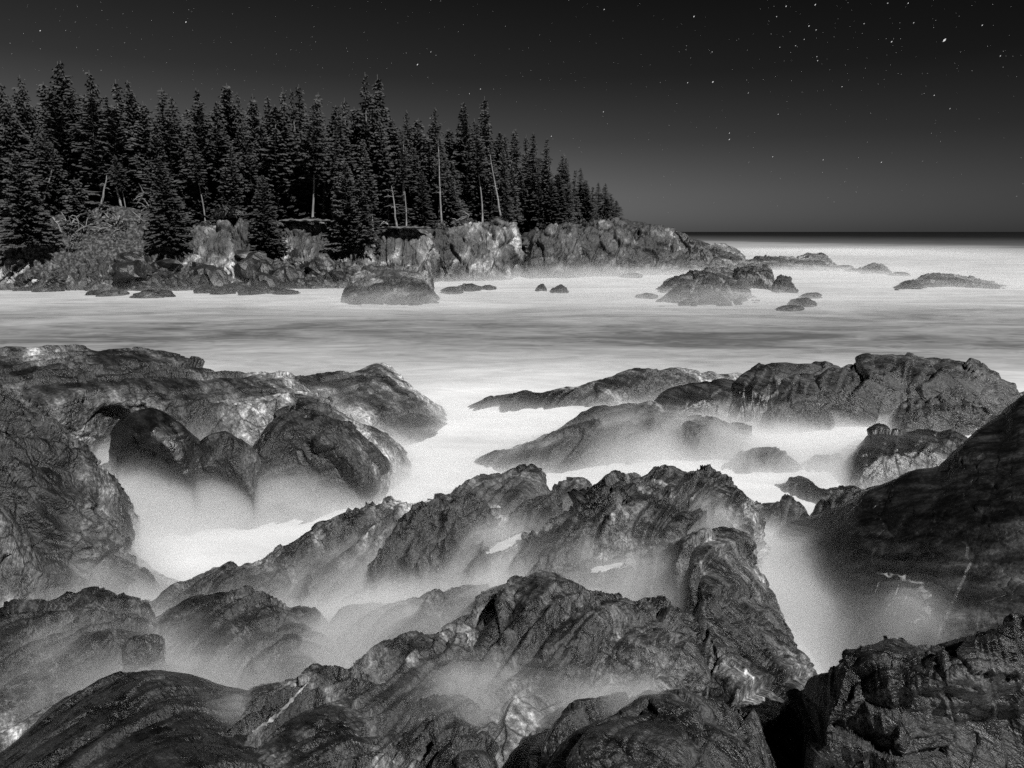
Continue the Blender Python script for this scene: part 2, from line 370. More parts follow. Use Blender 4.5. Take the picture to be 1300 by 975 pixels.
loft(N_, 'grey mound half lost in spray behind the black humped stone', 'rock',
 [[(690,645,.5),(708,618,.85),(728,607,1.0),(746,612,.95),(762,630,.6)],[(695,665,.4),(728,640,.7),(765,650,.4)]], 'mid', .4, .06, .6, 1.3, 49)
loft('boulder', 'black humped stone with a pale split face, left of the central peak', 'boulder',
 [[(636,672,1.1),(654,646,1.4),(680,630,1.52),(703,627,1.55),(713,645,1.4),(718,676,1.0)],
  [(630,690,1.0),(665,664,1.35),(700,660,1.4),(722,695,1.0)],[(640,712,.9),(680,702,1.0),(722,712,.9)]], 'neardark', .4, .06, .5, 1.3, 51)
loft(N_, 'pointed dark summit just behind the central peak', 'rock',
 [[(805,622,.85),(828,599,1.18),(845,592,1.25),(862,597,1.2),(877,606,1.08),(890,630,.8)],[(812,640,.9),(850,622,1.1),(888,645,.7)]], 'mid', .4, .06, .6, 1.3, 53)
loft(N_, 'central peak of tilted splintered slabs, highest rock in the middle of the picture', 'rock',
 [[(640,735,1.15),(672,700,1.42),(700,665,1.62),(730,640,1.8),(760,622,1.92),(785,610,2.02),(803,605,2.08),(830,615,1.92),(850,612,1.9),(880,603,1.92),(902,601,1.92),(920,615,1.8),(936,636,1.6),(950,655,1.3),(960,684,.95),(972,722,.5)],
  [(655,750,1.2),(700,708,1.6),(750,668,1.92),(800,640,2.1),(850,642,1.95),(900,635,1.85),(932,665,1.5),(950,705,1.0)],
  [(675,765,1.15),(730,730,1.45),(785,700,1.65),(845,680,1.75),(893,672,1.65),(935,700,1.25)],
  [(690,790,1.0),(750,770,1.05),(805,750,1.1),(855,735,1.15),(905,725,1.1),(945,735,.8)]], 'near', .5, .17, .9, 1.2, 57)
loft(N_, 'small sharp tooth of rock at the head of the white channel', 'rock',
 [[(940,652,.5),(966,644,.68),(985,640,.72),(993,631,.82),(1000,627,.86),(1011,636,.8),(1028,655,.55),(1045,675,.25)],
  [(942,680,.3),(985,665,.55),(1020,680,.4),(1045,695,.1)]], 'mid', .4, .06, .6, 1.3, 61)
loft(N_, 'low rounded rock at the foot of the dark right slope, behind the sharp tooth', 'rock',
 [[(1028,665,.6),(1042,643,.95),(1060,634,1.08),(1085,628,1.15),(1120,618,1.2),(1150,625,1.0)],[(1030,685,.5),(1070,665,.8),(1140,660,.8)]], 'middark', .5, .07, .7, 1.3, 63)
# left side
loft(N_, 'huge rounded rock on the left with a pale top and dark overhanging face', 'rock',
 [[(-100,458,2.6),(0,453,2.7),(65,450,2.72),(130,449,2.72),(200,454,2.5),(230,461,2.35),(262,473,2.15),(300,473,2.12),(332,476,2.05),(362,486,1.9),(385,502,1.72),(408,510,1.6),(432,530,1.45),(455,545,1.3),(472,558,1.1),(482,590,.7),(486,632,.0)],
  [(-100,490,2.75),(0,492,2.7),(80,492,2.6),(150,498,2.4),(200,505,2.25),(250,508,2.15),(310,506,2.1),(360,515,1.95),(400,530,1.8),(435,550,1.5),(458,580,1.1),(474,632,.1)],
  [(-100,520,2.4),(0,530,2.3),(90,530,2.05),(150,532,1.75),(200,545,1.6),(250,552,1.5),(310,545,1.55),(360,550,1.45),(405,560,1.6),(436,575,1.3),(455,600,.9),(466,636,.1)],
  [(-100,600,1.0),(0,600,1.0),(105,592,.9),(150,576,.9),(188,603,.5),(225,630,.2),(270,638,.1),(325,628,.1),(380,626,.1),(420,626,.2),(442,628,.1),(462,642,0)]], 'mid', 1.15, .2, 2.0, .7, 71, beds=.5)
loft('boulder', 'dark triangular block leaning out from under the brow of the huge left rock', 'boulder',
 [[(138,575,1.4),(141,556,1.7),(156,535,2.05),(170,524,2.28),(190,520,2.36),(212,530,2.25),(235,556,1.9),(256,605,1.0)],
  [(146,582,1.4),(168,562,1.8),(192,552,2.05),(215,575,1.7),(245,620,.9)],
  [(140,600,.9),(165,640,.3),(215,655,.05),(252,655,.0)]], 'black', .6, .05, .8, .9, 73, beds=.3)
loft('boulder', 'stubby rounded buttress under the huge left rock, pale on top', 'boulder',
 [[(236,612,.9),(245,575,1.5),(262,556,1.8),(285,548,1.92),(300,562,1.75),(312,590,1.3),(322,620,.8)],
  [(240,628,.7),(262,590,1.35),(285,580,1.5),(305,610,1.0),(322,634,.6)],
  [(228,660,-.1),(265,662,-.1),(305,662,-.1),(340,655,-.1)]], 'mid', .5, .05, .7, .9, 77, beds=.3)
loft('boulder', 'big rounded boulder with a dark cracked face, right end of the huge left rock', 'boulder',
 [[(308,640,.1),(314,590,1.1),(330,548,1.7),(350,520,2.0),(378,508,2.1),(405,512,2.0),(432,530,1.75),(455,554,1.42),(472,585,.98),(482,640,-.1)],
  [(312,650,0),(330,590,1.15),(355,552,1.7),(390,542,1.8),(425,556,1.55),(455,590,1.0),(476,648,-.1)],
  [(320,664,-.2),(360,650,.0),(400,648,.0),(440,650,-.1),(472,660,-.2)]], 'middark', .7, .13, 1.0, 1.0, 79, beds=.5)
loft(N_, 'tall rock wall standing at the left edge in front of the huge rounded rock', 'rock',
 [[(-100,455,3.4),(0,492,3.0),(30,512,2.8),(62,540,2.55),(88,568,2.25),(104,590,2.02),(119,615,1.8),(121,650,1.4),(128,690,1.08),(150,712,.8),(170,733,.55),(196,754,.15),(208,780,-.1)],
  [(-100,540,3.0),(-10,545,2.85),(28,570,2.55),(56,600,2.2),(78,640,1.75),(92,685,1.3),(112,725,.85),(142,755,.5),(175,785,.0)],
  [(-100,640,2.3),(0,650,2.0),(28,680,1.6),(50,712,1.25),(74,745,.9),(105,775,.5),(155,800,.0)],
  [(-100,770,1.2),(0,775,1.0),(40,790,.8),(90,805,.4),(150,825,-.1)]], 'mid', .8, .17, .9, 1.0, 81)
loft(N_, 'pale spray-soaked shelf at the foot of the huge left rock', 'rock',
 [[(100,612,.8),(135,592,1.0),(165,584,1.05),(192,600,.85),(215,625,.6),(245,640,.42),(300,645,.3),(380,640,.2),(440,640,.05)],
  [(118,650,.4),(170,635,.6),(210,650,.4),(260,660,.2),(320,662,.12),(400,658,.05)],
  [(125,690,-.1),(180,690,-.1),(240,690,-.1),(310,682,-.1),(400,672,-.1)]], 'mid', .6, .09, .6, 1.0, 85)
loft('boulder', 'tilted slab poking out of the foam at the right foot of the huge left rock', 'boulder',
 [[(392,640,.1),(412,620,.38),(432,606,.56),(447,602,.6),(453,612,.45),(456,630,.1)],[(398,650,0),(430,630,.3),(455,642,0)]], 'mid', .3, .05, .35, 1.2, 87)
loft('boulder', 'small wedge of wet stone beside the tilted slab', 'boulder',
 [[(436,642,.0),(450,624,.25),(464,617,.3),(474,628,.15),(480,644,-.1)],[(438,652,-.1),(462,636,.1),(480,652,-.1)]], 'mid', .3, .04, .3, 1.2, 89)
loft(N_, 'knobbed rock islet behind the huge left rock, ringed by white water', 'rock',
 [[(345,505,.6),(372,482,1.0),(400,477,1.08),(440,473,1.12),(462,468,1.2),(480,462,1.3),(498,468,1.18),(514,486,.9),(532,498,.68),(546,512,.4),(560,521,.15),(575,540,-.1)],
  [(355,530,.6),(410,510,.9),(460,505,.95),(500,510,.8),(535,530,.4),(565,548,-.1)],
  [(370,575,.1),(430,572,.1),(480,570,.1),(525,562,.05),(560,560,-.15)]], 'mid', .9, .13, 1.2, 1.0, 91, beds=.35)
# middle right group
loft(N_, 'long low ridge farthest out in the right group, fading into white water', 'rock',
 [[(592,522,-.1),(625,503,.2),(660,500,.25),(690,499,.3),(720,492,.45),(745,488,.55),(780,477,.8),(805,467,1.02),(830,470,1.0),(852,466,1.05),(880,471,.9),(905,475,.8),(935,473,.82),(965,485,.4)],
  [(600,530,-.15),(700,510,.15),(780,497,.45),(850,488,.6),(950,495,.3)],
  [(620,540,-.2),(700,525,-.1),(780,518,-.05),(850,512,0),(955,510,-.1)]], 'mid', .9, .11, 1.2, 1.0, 95, beds=.35)
loft(N_, 'broad spray-covered shelf sloping left below the two black boulders', 'rock',
 [[(605,592,-.1),(640,572,.2),(680,558,.42),(710,544,.62),(735,528,.8),(760,519,.9),(800,514,.96),(830,511,1.0),(850,522,.88),(900,530,.75),(955,545,.4)],
  [(630,598,.0),(700,570,.4),(760,545,.7),(820,540,.75),(880,550,.6),(945,562,.25)],
  [(650,612,-.15),(740,602,-.1),(830,592,-.1),(930,592,-.15)]], 'middark', .9, .14, 1.0, 1.0, 97, beds=.35)
loft('boulder', 'smooth black loaf-shaped boulder, leftmost of the dark boulders in the right group', 'boulder',
 [[(824,534,.3),(838,508,.75),(850,496,.98),(880,488,1.12),(915,481,1.24),(935,487,1.15),(944,508,.85),(948,534,.3)],
  [(830,540,.2),(880,512,.75),(920,508,.8),(945,538,.2)],[(835,546,0),(880,546,0),(945,548,0)]], 'black', .8, .07, 1.0, 1.0, 101, beds=.35)
loft('boulder', 'tall black boulder with a vertical cleft, between the loaf-shaped and the shiny boulder', 'boulder',
 [[(926,530,.4),(934,487,1.2),(950,469,1.5),(965,462,1.62),(978,469,1.5),(986,492,1.15),(992,532,.4)],
  [(930,538,.25),(958,500,1.0),(990,538,.25)],[(935,552,-.1),(960,552,-.1),(992,552,-.1)]], 'black', .7, .1, 1.0, 1.0, 103, beds=.35)
loft('boulder', 'pyramid-shaped boulder with glistening face, in front of the great dome on the right', 'boulder',
 [[(966,540,.2),(984,497,1.02),(1000,484,1.25),(1024,475,1.42),(1036,488,1.2),(1050,510,.75),(1060,540,.1)],
  [(970,546,.1),(1005,512,.8),(1030,508,.85),(1056,545,.05)],[(975,558,-.2),(1015,558,-.2),(1055,554,-.2)]], 'middark', .6, .1, 1.0, 1.0, 107, beds=.35)
loft(N_, 'flat-topped slab behind the pyramid-shaped boulder', 'rock',
 [[(955,482,.8),(972,464,1.2),(995,460,1.3),(1030,461,1.3),(1065,466,1.2),(1085,485,.7)],[(955,492,.6),(1000,480,.9),(1040,480,.9),(1085,495,.5)],[(955,520,0),(1020,520,0),(1085,520,0)]], 'middark', 1.0, .06, 1.2, .8, 109, beds=.35)
loft(N_, 'great dark dome of rock in the right group, highest against the sea', 'rock',
 [[(1030,505,.9),(1042,478,1.4),(1065,465,1.62),(1100,455,1.78),(1150,451,1.87),(1195,452,1.88),(1230,460,1.75),(1260,473,1.5),(1285,489,1.15),(1302,504,.8),(1330,525,.3)],
  [(1035,515,.7),(1080,488,1.25),(1130,478,1.45),(1180,480,1.45),(1230,490,1.25),(1270,508,.85),(1320,530,.2)],
  [(1045,532,.25),(1100,522,.5),(1150,520,.55),(1200,522,.5),(1260,530,.35),(1310,545,0)],
  [(1050,550,-.2),(1100,545,-.1),(1160,545,-.1),(1220,550,-.1),(1300,560,-.3)]], 'middark', 1.1, .2, 1.6, .9, 113, beds=.35)
loft('boulder', 'black block with a pale broken corner under the great dome', 'boulder',
 [[(1142,545,.1),(1152,508,.85),(1175,499,1.0),(1200,502,1.0),(1226,506,.95),(1243,520,.7),(1268,545,.1)],
  [(1146,550,.05),(1180,525,.6),(1225,525,.6),(1262,552,.0)],[(1150,565,-.3),(1200,565,-.3),(1260,565,-.3)]], 'middark', .5, .13, .8, 1.0, 117, beds=.35)
loft(N_, 'low grey rock awash in the middle of the white basin', 'rock',
 [[(915,600,-.1),(940,578,.22),(965,569,.36),(985,571,.34),(1003,580,.2),(1022,600,-.1)],[(925,610,-.15),(970,590,.15),(1015,610,-.15)]], 'middark', .6, .07, .7, .9, 119)
loft(N_, 'faint dark hump drowned in spray left of the notched black block', 'rock',
 [[(1012,592,-.05),(1035,580,.15),(1065,577,.22),(1090,585,.25),(1110,600,.1)],[(1015,602,-.1),(1060,596,.05),(1105,610,0)]], 'middark', .6, .06, .7, .9, 120)
loft(N_, 'notched black block with a square step, in front of the dark dome', 'rock',
 [[(1080,612,.15),(1087,580,.6),(1100,560,.84),(1108,549,.98),(1120,541,1.07),(1135,551,.98),(1160,545,1.02),(1200,548,1.0),(1226,556,.9),(1250,590,.4)],
  [(1084,620,.05),(1110,585,.6),(1150,575,.75),(1200,575,.75),(1245,605,.3)],[(1090,640,-.2),(1130,635,-.2),(1180,630,-.1),(1245,630,-.1)]], 'black', .6, .08, .9, 1.1, 123, beds=.35)
loft(N_, 'small misty ledge between the notched block and the sharp tooth', 'rock',
 [[(985,618,.0),(1000,610,.15),(1020,608,.2),(1045,622,.3),(1080,620,.4),(1105,625,.4)],[(990,628,-.1),(1040,635,.1),(1100,640,.2)]], 'middark', .5, .06, .6, 1.0, 125)
# ---- headland, cliffs, far rocks
def floft(name, label, cat, rows, mat, L, amp, back, drop, seed, **kw):
    return loft(name, label, cat, [[tuple(p) + (0,) for p in r] for r in rows], mat, L, amp, back, drop, seed, rast=False, strata=kw.pop('strata', .8), base=-2.0, **kw)
# land body behind the cliffs
HU = [-420, -200, 0, 60, 150, 210, 260, 330, 410, 440, 480, 550, 600, 648, 655, 662, 668, 676, 700, 760, 800, 850, 890, 930]
HT = [300, 300, 302, 278, 270, 300, 292, 296, 288, 304, 294, 290, 286, 292, 292, 296, 296, 292, 290, 284, 288, 292, 306, 326]
HD = [72, 74, 76, 77, 78, 79, 80, 81, 83, 84, 86, 90, 93, 96, 99, 112, 112, 99, 100, 108, 114, 122, 130, 138]
def headland():
    rows = []
    W = []
    P = [np.array(at_d(u, v, d)) for u, v, d in zip(HU, HT, HD)]
    P = np.array(P)
    for dy, zf, za in ((90, 1, 1.5), (45, 1, 2.8), (14, 1, 1.2), (4, 1, .3), (0, 1, 0), (-1.5, .55, 0), (-4, .12, 0), (-5, 0, -1.5)):
        w = P.copy(); w[:, 1] += dy; w[:, 0] -= max(dy, 0) * .10; w[:, 2] = w[:, 2] * zf + za; W.append(w)
    n0 = len(P); nu = 420
    W = [np.stack([np.interp(np.linspace(0, n0 - 1, nu), np.arange(n0), w[:, c]) for c in range(3)], 1) for w in W]
    S = []
    for a, b in zip(W[:-1], W[1:]):
        m = 16
        for t in np.linspace(0, 1, m, endpoint=False): S.append(a * (1 - t) + b * t)
    S.append(W[-1]); S = np.array(S); nv = len(S); Q = S.reshape(-1, 3)
    D = fbm(Q / 4, 5, 3) * 1.2; f, e = facet(Q / 3.0, 4)
    Q = Q + np.stack([0 * D, -f * 1.0, D * .8 + f * .3], 1)
    o = mesh_obj('headland', Q, gridfaces(nu, nv), M['soil']); o['kind'] = 'structure'
    return P
HP = headland()
def hground(x, y):
    e = np.interp(x, HP[:, 0], HP[:, 1]); z = np.interp(x, HP[:, 0], HP[:, 2]); dy = y - e
    return z + np.interp(dy, [0, 4, 14, 45, 90], [0, .3, 1.2, 2.8, 1.5]), dy

K = 'cliff_block'
cl = [
 ('broken grey cliff rock at the left edge above the calm shore', [[(-60,318,74),(-20,300,75),(10,300,75),(28,308,75),(42,330,74),(48,350,73)],[(-60,345,73),(0,340,73),(50,356,72)],[(-60,366,71.5),(0,366,71.5),(55,367,71)]],'cliff',3.0,.7),
 ('low slanted cliff foot with pale slabs beside the left-edge rock', [[(15,350,73),(30,335,74),(60,322,74.5),(90,312,75),(118,318,75),(125,345,74)],[(15,360,72),(60,345,73),(125,358,72)],[(15,368,70.5),(70,369,70.5),(125,369,70.5)]],'cliffdark',2.5,.7),
 ('dark bulging cliff foot with a pale ledge line along its top', [[(104,362,72),(110,338,73.5),(125,330,74),(150,326,74.5),(162,340,74),(170,362,72)],[(106,366,71.5),(135,348,73),(168,366,71.5)],[(108,371,70),(140,371,70),(170,371,70)]],'cliffdark',2.5,.6),
 ('rounded pale boulder face below the debris slope', [[(118,330,76),(128,308,77),(140,304,77),(152,306,77),(166,318,76.5),(170,334,76)],[(120,338,75),(145,326,75.6),(170,338,75)]],'cliff',2.0,.5),
 ('bright square cliff block split by a diagonal crack, left of the wide gully', [[(230,338,75),(236,305,77),(245,289,78),(268,284,78),(284,282,78),(292,296,77.5),(296,320,76),(300,338,75)],[(232,342,74.5),(255,308,76.4),(285,306,76.4),(298,342,74.5)],[(232,356,73),(265,358,73),(298,356,73)]],'cliff',3.5,.75),
 ('darker slanting cliff slab leaning against the bright square block', [[(288,340,76),(292,300,77.5),(298,282,78.5),(306,278,78.5),(314,300,77.5),(323,330,76),(328,345,75)],[(290,348,75),(306,318,76.3),(326,350,75)],[(290,358,73.5),(326,358,73.5)]],'cliffdark',2.6,.7),
 ('narrow leaning cliff pillar left of the overhanging cap', [[(334,326,78),(340,305,79),(346,292,79.5),(353,292,79.5),(357,310,79),(359,330,78)],[(336,332,77.5),(348,314,78.3),(359,332,77.5)],[(336,340,76.5),(359,340,76.5)]],'cliff',2.0,.6),
 ('brightest cliff block, with a heart-shaped face under an overhanging turf cap', [[(354,325,78),(358,295,80),(366,285,80.5),(380,283,80.5),(391,286,80.5),(393,305,79.5),(390,328,78)],[(357,322,77.8),(372,304,78.8),(388,322,77.8)],[(360,336,77),(385,336,77)]],'cliff',2.4,.65),
 ('mottled right half of the capped cliff, in shadow at its foot', [[(389,330,78.5),(392,296,80.5),(400,285,81),(410,285,81),(414,305,80),(419,334,78.5)],[(390,334,78),(403,308,79.4),(418,336,78)],[(390,344,77),(418,344,77)]],'cliff',2.4,.7),
 ('pale fan-shaped cliff knob right of the capped cliff', [[(416,345,79),(422,318,81),(436,304,82),(452,304,82),(466,312,82),(474,330,80.5),(478,345,79)],[(418,348,78.5),(446,322,80.3),(476,348,78.5)],[(418,360,77),(476,360,77)]],'cliff',2.4,.7),
 ('bright cliff block with a black slot under it and turf hanging over its brow', [[(478,345,81),(482,312,83),(490,298,84),(510,290,84.5),(530,292,84.5),(544,304,84),(548,345,81.5)],[(480,350,80.5),(512,316,82.4),(546,350,81)],[(480,358,79.5),(546,358,79.5)]],'cliff',3.0,.75),
 ('dark recessed cliff between two bright blocks', [[(540,350,84),(546,305,86),(556,290,87),(566,300,86.5),(572,350,84.5)],[(542,354,83),(556,325,85),(572,354,83.5)]],'cliffdark',2.4,.7),
 ('wide vertical cliff wall with streaked pale face left of the black cleft', [[(550,352,85),(556,310,88),(568,292,89.5),(590,283,90.5),(610,280,91),(635,280,91),(642,284,91),(645,310,89.5),(646,352,87)],[(554,354,84.5),(590,312,88.4),(626,310,89),(645,354,86.5)],[(556,360,84),(600,362,84),(645,360,86)]],'cliff',3.6,.9),
 ('pale-edged cliff wall right of the black cleft', [[(671,354,90),(674,320,93),(680,296,95),(700,287,96),(722,284,97),(733,292,97),(738,320,95),(740,354,92)],[(672,357,89.5),(694,316,93.5),(722,314,94.5),(740,357,91)],[(674,362,88),(740,362,90)]],'cliffdark',3.4,.9),
 ('crumbly mid-grey cliff with a thin dark cross-shaped crack', [[(728,354,94),(734,310,97),(745,287,99),(770,281,100),(792,283,101),(802,300,100),(812,330,98),(816,352,96)],[(730,357,93),(765,316,97.4),(795,320,97.6),(816,357,94)],[(732,361,92),(816,360,93)]],'cliffdark',3.6,.9),
 ('last tall cliff of the headland, dark top with a pale scar', [[(796,354,98),(804,310,103),(815,290,106),(838,288,107),(856,294,107),(868,315,105),(880,345,100)],[(800,357,96),(835,322,102.5),(862,328,102),(882,352,98)],[(800,360,94),(882,358,95)]],'cliffdark',3.8,.9),
 ('black wedge-shaped point where the headland dips to the sea', [[(838,345,108),(846,310,112),(852,292,114),(866,295,114),(876,304,113),(893,312,112),(908,322,111),(922,335,109),(934,345,107)],[(842,350,105),(870,325,109.5),(900,338,108),(932,350,104)],[(845,356,101),(932,354,101)]],'middark',4,.7),
]
for i, (lab, rows, mat, L_, am) in enumerate(cl):
    floft(K, lab, 'cliff', rows, 'cliffpale' if i in (4, 7, 10, 12, 9) else mat, L_ * .8, am * 1.15, 4.5, .15, 201 + i * 3, cell=.14, frag=1.1)
_b = floft('debris_slope', None, None, [[(30,318,74),(55,285,76),(90,268,77.5),(130,263,78),(165,264,78),(195,280,77.5),(225,310,76)],[(35,328,73.5),(75,305,75.2),(130,290,76.2),(180,300,75.8),(220,325,75)],[(40,345,72.8),(100,338,73.5),(160,335,74),(215,342,74)]], 'debris', 1.6, .35, 4, .1, 190, cell=.14, kind='structure')
# offshore ledges
far = [
 ('rock_ledge','stepped dark ledge just right of the headland point',[[(868,345,112),(885,318,122),(905,310,126),(925,312,126),(942,322,124),(956,338,118)],[(872,350,106),(910,330,114),(955,346,108)]],'farwet',4,.5),
 ('rock_ledge','long flat-topped ledge awash beyond the cascading rock, right of the stepped ledge',[[(930,345,112),(950,328,118),(975,325,120),(1010,327,120),(1032,322,121),(1046,324,120),(1058,333,116),(1075,345,108)],[(932,350,106),(1000,338,110),(1072,349,104)]],'farwet',4,.5),
 ('rock_ledge','small rounded rock streaming with water, alone in the white surf',[[(1086,350,100),(1096,338,106),(1112,335,107),(1126,340,105),(1138,352,98)],[(1088,354,96),(1112,346,100),(1138,355,95)]],'farwet',3,.4),
 ('rock_ledge','long low reef farthest right in the surf',[[(1150,366,76),(1165,353,82),(1185,347,85),(1205,348,85),(1235,353,83),(1262,358,80),(1285,366,76),(1300,376,70)],[(1152,371,72),(1200,362,76),(1260,367,73),(1298,380,68)]],'farwet',3,.35),
 ('rock_ledge','dark stub at the left end of the long low reef',[[(1134,366,74),(1146,358,77),(1158,354,78),(1168,360,77),(1174,368,73)],[(1136,371,71),(1156,364,73),(1172,371,71)]],'farwet',2,.3),
 ('rock_ledge','humped lower shelf of the cascading rock, nearest the camera',[[(826,392,58),(845,374,62),(868,364,65),(892,362,66),(920,366,65.5),(945,374,64),(975,382,62),(1005,392,58)],[(830,397,55),(870,380,59),(920,380,59),(1000,396,56)],[(835,402,53),(920,404,53),(1000,402,53)]],'farwet',3.5,.45),
 ('rock_ledge','dark upper step of the cascading rock, left side',[[(838,362,71),(858,352,74),(880,344,76),(905,340,77),(930,343,77),(945,352,75),(952,366,71)],[(840,368,68),(890,358,71.5),(950,372,68)]],'middark',3,.45),
 ('rock_ledge','square black cap on top of the cascading rock',[[(932,356,73),(937,340,76),(950,337,77),(970,338,77),(979,343,76.5),(981,360,73)],[(934,362,71.5),(958,351,73.6),(981,364,71.5)]],'middark',2,.35),
 ('rock_ledge','grey middle step between the two falls of the cascading rock',[[(884,375,67),(896,354,71),(912,350,72),(916,362,70),(928,356,71),(944,360,70),(955,378,66)],[(886,380,65),(915,370,67),(954,382,64)]],'farwet',2,.35),
 ('boulder','stubby stone pillar at the right end of the cascading rock',[[(980,374,69),(986,356,72),(994,350,73),(1003,352,73),(1008,364,71),(1018,376,68)],[(982,378,67),(998,365,69),(1017,379,67)]],'farwet',1.6,.3),
 ('rock_ledge','broad pale wet rock in the surf at the cliff foot, streaming with thin falls',[[(432,384,60),(446,356,65),(465,340,68),(500,338,69),(530,341,69),(545,346,68),(549,366,65),(556,384,60)],[(436,390,57),(480,362,62),(530,362,62),(556,390,57)],[(440,395,56),(500,396,56),(556,394,56)]],'farwet',2.6,.4),
 ('boulder','small round stone alone in the surf off the black cleft',[[(678,372,70),(684,362,72),(690,361,72),(696,372,70)],[(680,374,69),(688,369,70.4),(696,374,69)]],'farwet',1,.12),
 ('boulder','larger pointed stone beside the small round one in the surf',[[(692,377,67),(702,366,70),(712,361,71),(718,365,70),(724,376,67)],[(694,380,66),(706,372,68),(722,380,66)]],'farwet',1.2,.15),
 ('boulder','thin dark sliver of stone awash right of the two surf stones',[[(752,382,64),(758,375,66),(764,377,66),(772,384,64)],[(754,385,63),(762,381,64),(771,386,63)]],'farwet',1,.1),
]
for i, (nm, lab, rows, mat, L_, am) in enumerate(far):
    floft(nm, lab, 'rock' if nm == 'rock_ledge' else 'boulder', rows, 'cliffdark' if i == 10 else mat, L_ * .7, am * 1.5, 3.0, .5, 301 + i * 3, cell=.15, rough=.8)

# talus boulders at the cliff foot
def boulder_proto(seed, mat):
    n = 14; th = np.linspace(0, np.pi, n); ph = np.linspace(0, 2 * np.pi, 2 * n + 1)
    T, Pq = np.meshgrid(th, ph, indexing='ij')
    Q = np.stack([np.sin(T) * np.cos(Pq), np.sin(T) * np.sin(Pq), np.cos(T)], 2).reshape(-1, 3)
    f, e = facet(Q * .9 + seed * 5.3, seed); g, e2 = facet(Q * 2.2 + seed, seed + 4)
    Q = Q * (1 + .42 * f + .12 * g)[:, None]
    return mesh_obj('boulder', Q, gridfaces(2 * n + 1, n), M[mat], smooth=False)
protos = [boulder_proto(s, m) for s, m in ((1,'cliff'),(2,'cliffdark'),(3,'cliff'),(4,'cliffdark'),(5,'cliffdark'),(6,'cliff'))]
used = set()
def place(pr, loc, sc, rot, label, group, cat='boulder'):
    if pr.name in used: o = pr.copy(); COL.objects.link(o)
    else: o = pr; used.add(pr.name)
    o.location = loc; o.scale = sc; o.rotation_euler = rot
    return tag(o, label, cat, group)
spec = []
for i in range(95):
    u = random.uniform(165, 480); t = random.random() ** .8
    v = 338 + 28 * t + random.uniform(-2, 2)
    d = 76.5 - 5.0 * t + (u - 200) * .012
    if 445 < u < 480 : continue
    s = random.choice([.5, .6, .8, 1.0, 1.5]) * random.uniform(.8, 1.15)
    if u < 340 : s *= 1.35
    spec.append((u, v, d, s))
for i in range(26):
    u = random.uniform(30, 230); spec.append((u, random.uniform(357, 367), 72 + random.uniform(-.5, 1), random.uniform(.6, 1.4)))
for u, v, d, s in spec:
    x, y, z = at_d(u, v, d)
    pr = random.choice(protos) if v < 356 else random.choice([protos[1], protos[3], protos[4]])
    place(pr, (x, y, z), (s * random.uniform(.9, 1.4), s, s * random.uniform(.6, 1)), (random.uniform(-.5, .5), random.uniform(-.5, .5), random.uniform(0, 6)),
          'loose angular boulder in the rubble pile at the cliff foot', 'rubble boulders heaped along the cliff foot')
for u, v, d, s in ((120,374,66,.7),(140,375,65.5,.9),(192,377,64,1.2),(60,370,69,.9),(272,371,68,1.1),(285,373,67,.8),(305,369,69,1.3),(322,373,67,1.0),(345,372,67,1.0),(366,373,67,.8),(575,372,66,1.0),(596,368,70,1.2),(620,367,71,.8),(800,352,88,1.1),(1068,342,105,1.2),(1082,345,100,.9),(1140,350,96,.9),(850,368,66,1.0),(858,358,70,1.1),(1018,388,60,1.0),(1028,378,64,.8),(1000,394,58,.7),(820,378,62,.8)):
    x, y, z = at_z(u, v, 0)
    place(protos[4] if u % 2 else protos[1], (x, y, .0), (s * 1.5, s, s * .5), (0, 0, random.uniform(0, 6)), 'low rounded stone half covered by surf along the cliff shore', 'half drowned stones along the cliff shore')

# ---- spruces
def tube(P, r0, r1, sides=6):
    P = np.array(P, float); n = len(P); V = []; Fc = []
    for i, p in enumerate(P):
        r = r0 + (r1 - r0) * i / (n - 1)
        for k in range(sides):
            a = 2 * math.pi * k / sides; V.append((p[0] + r * math.cos(a), p[1] + r * math.sin(a), p[2]))
    for i in range(n - 1):
        for k in range(sides):
            a = i * sides + k; b = i * sides + (k + 1) % sides; Fc.append((a, b, b + sides, a + sides))
    return V, Fc
def limb(P, r0, r1, sides=5):          # tube along any path
    P = [Vector(p) for p in P]; V = []; Fc = []; n = len(P)
    for i, p in enumerate(P):
        d = (P[min(i + 1, n - 1)] - P[max(i - 1, 0)]).normalized(); a = d.orthogonal().normalized(); b = d.cross(a)
        r = r0 + (r1 - r0) * i / (n - 1)
        for k in range(sides):
            an = 2 * math.pi * k / sides; V.append(tuple(p + (a * math.cos(an) + b * math.sin(an)) * r))
    for i in range(n - 1):
        for k in range(sides):
            a = i * sides + k; b = i * sides + (k + 1) % sides; Fc.append((a, b, b + sides, a + sides))
    return V, Fc
HT_ = {}
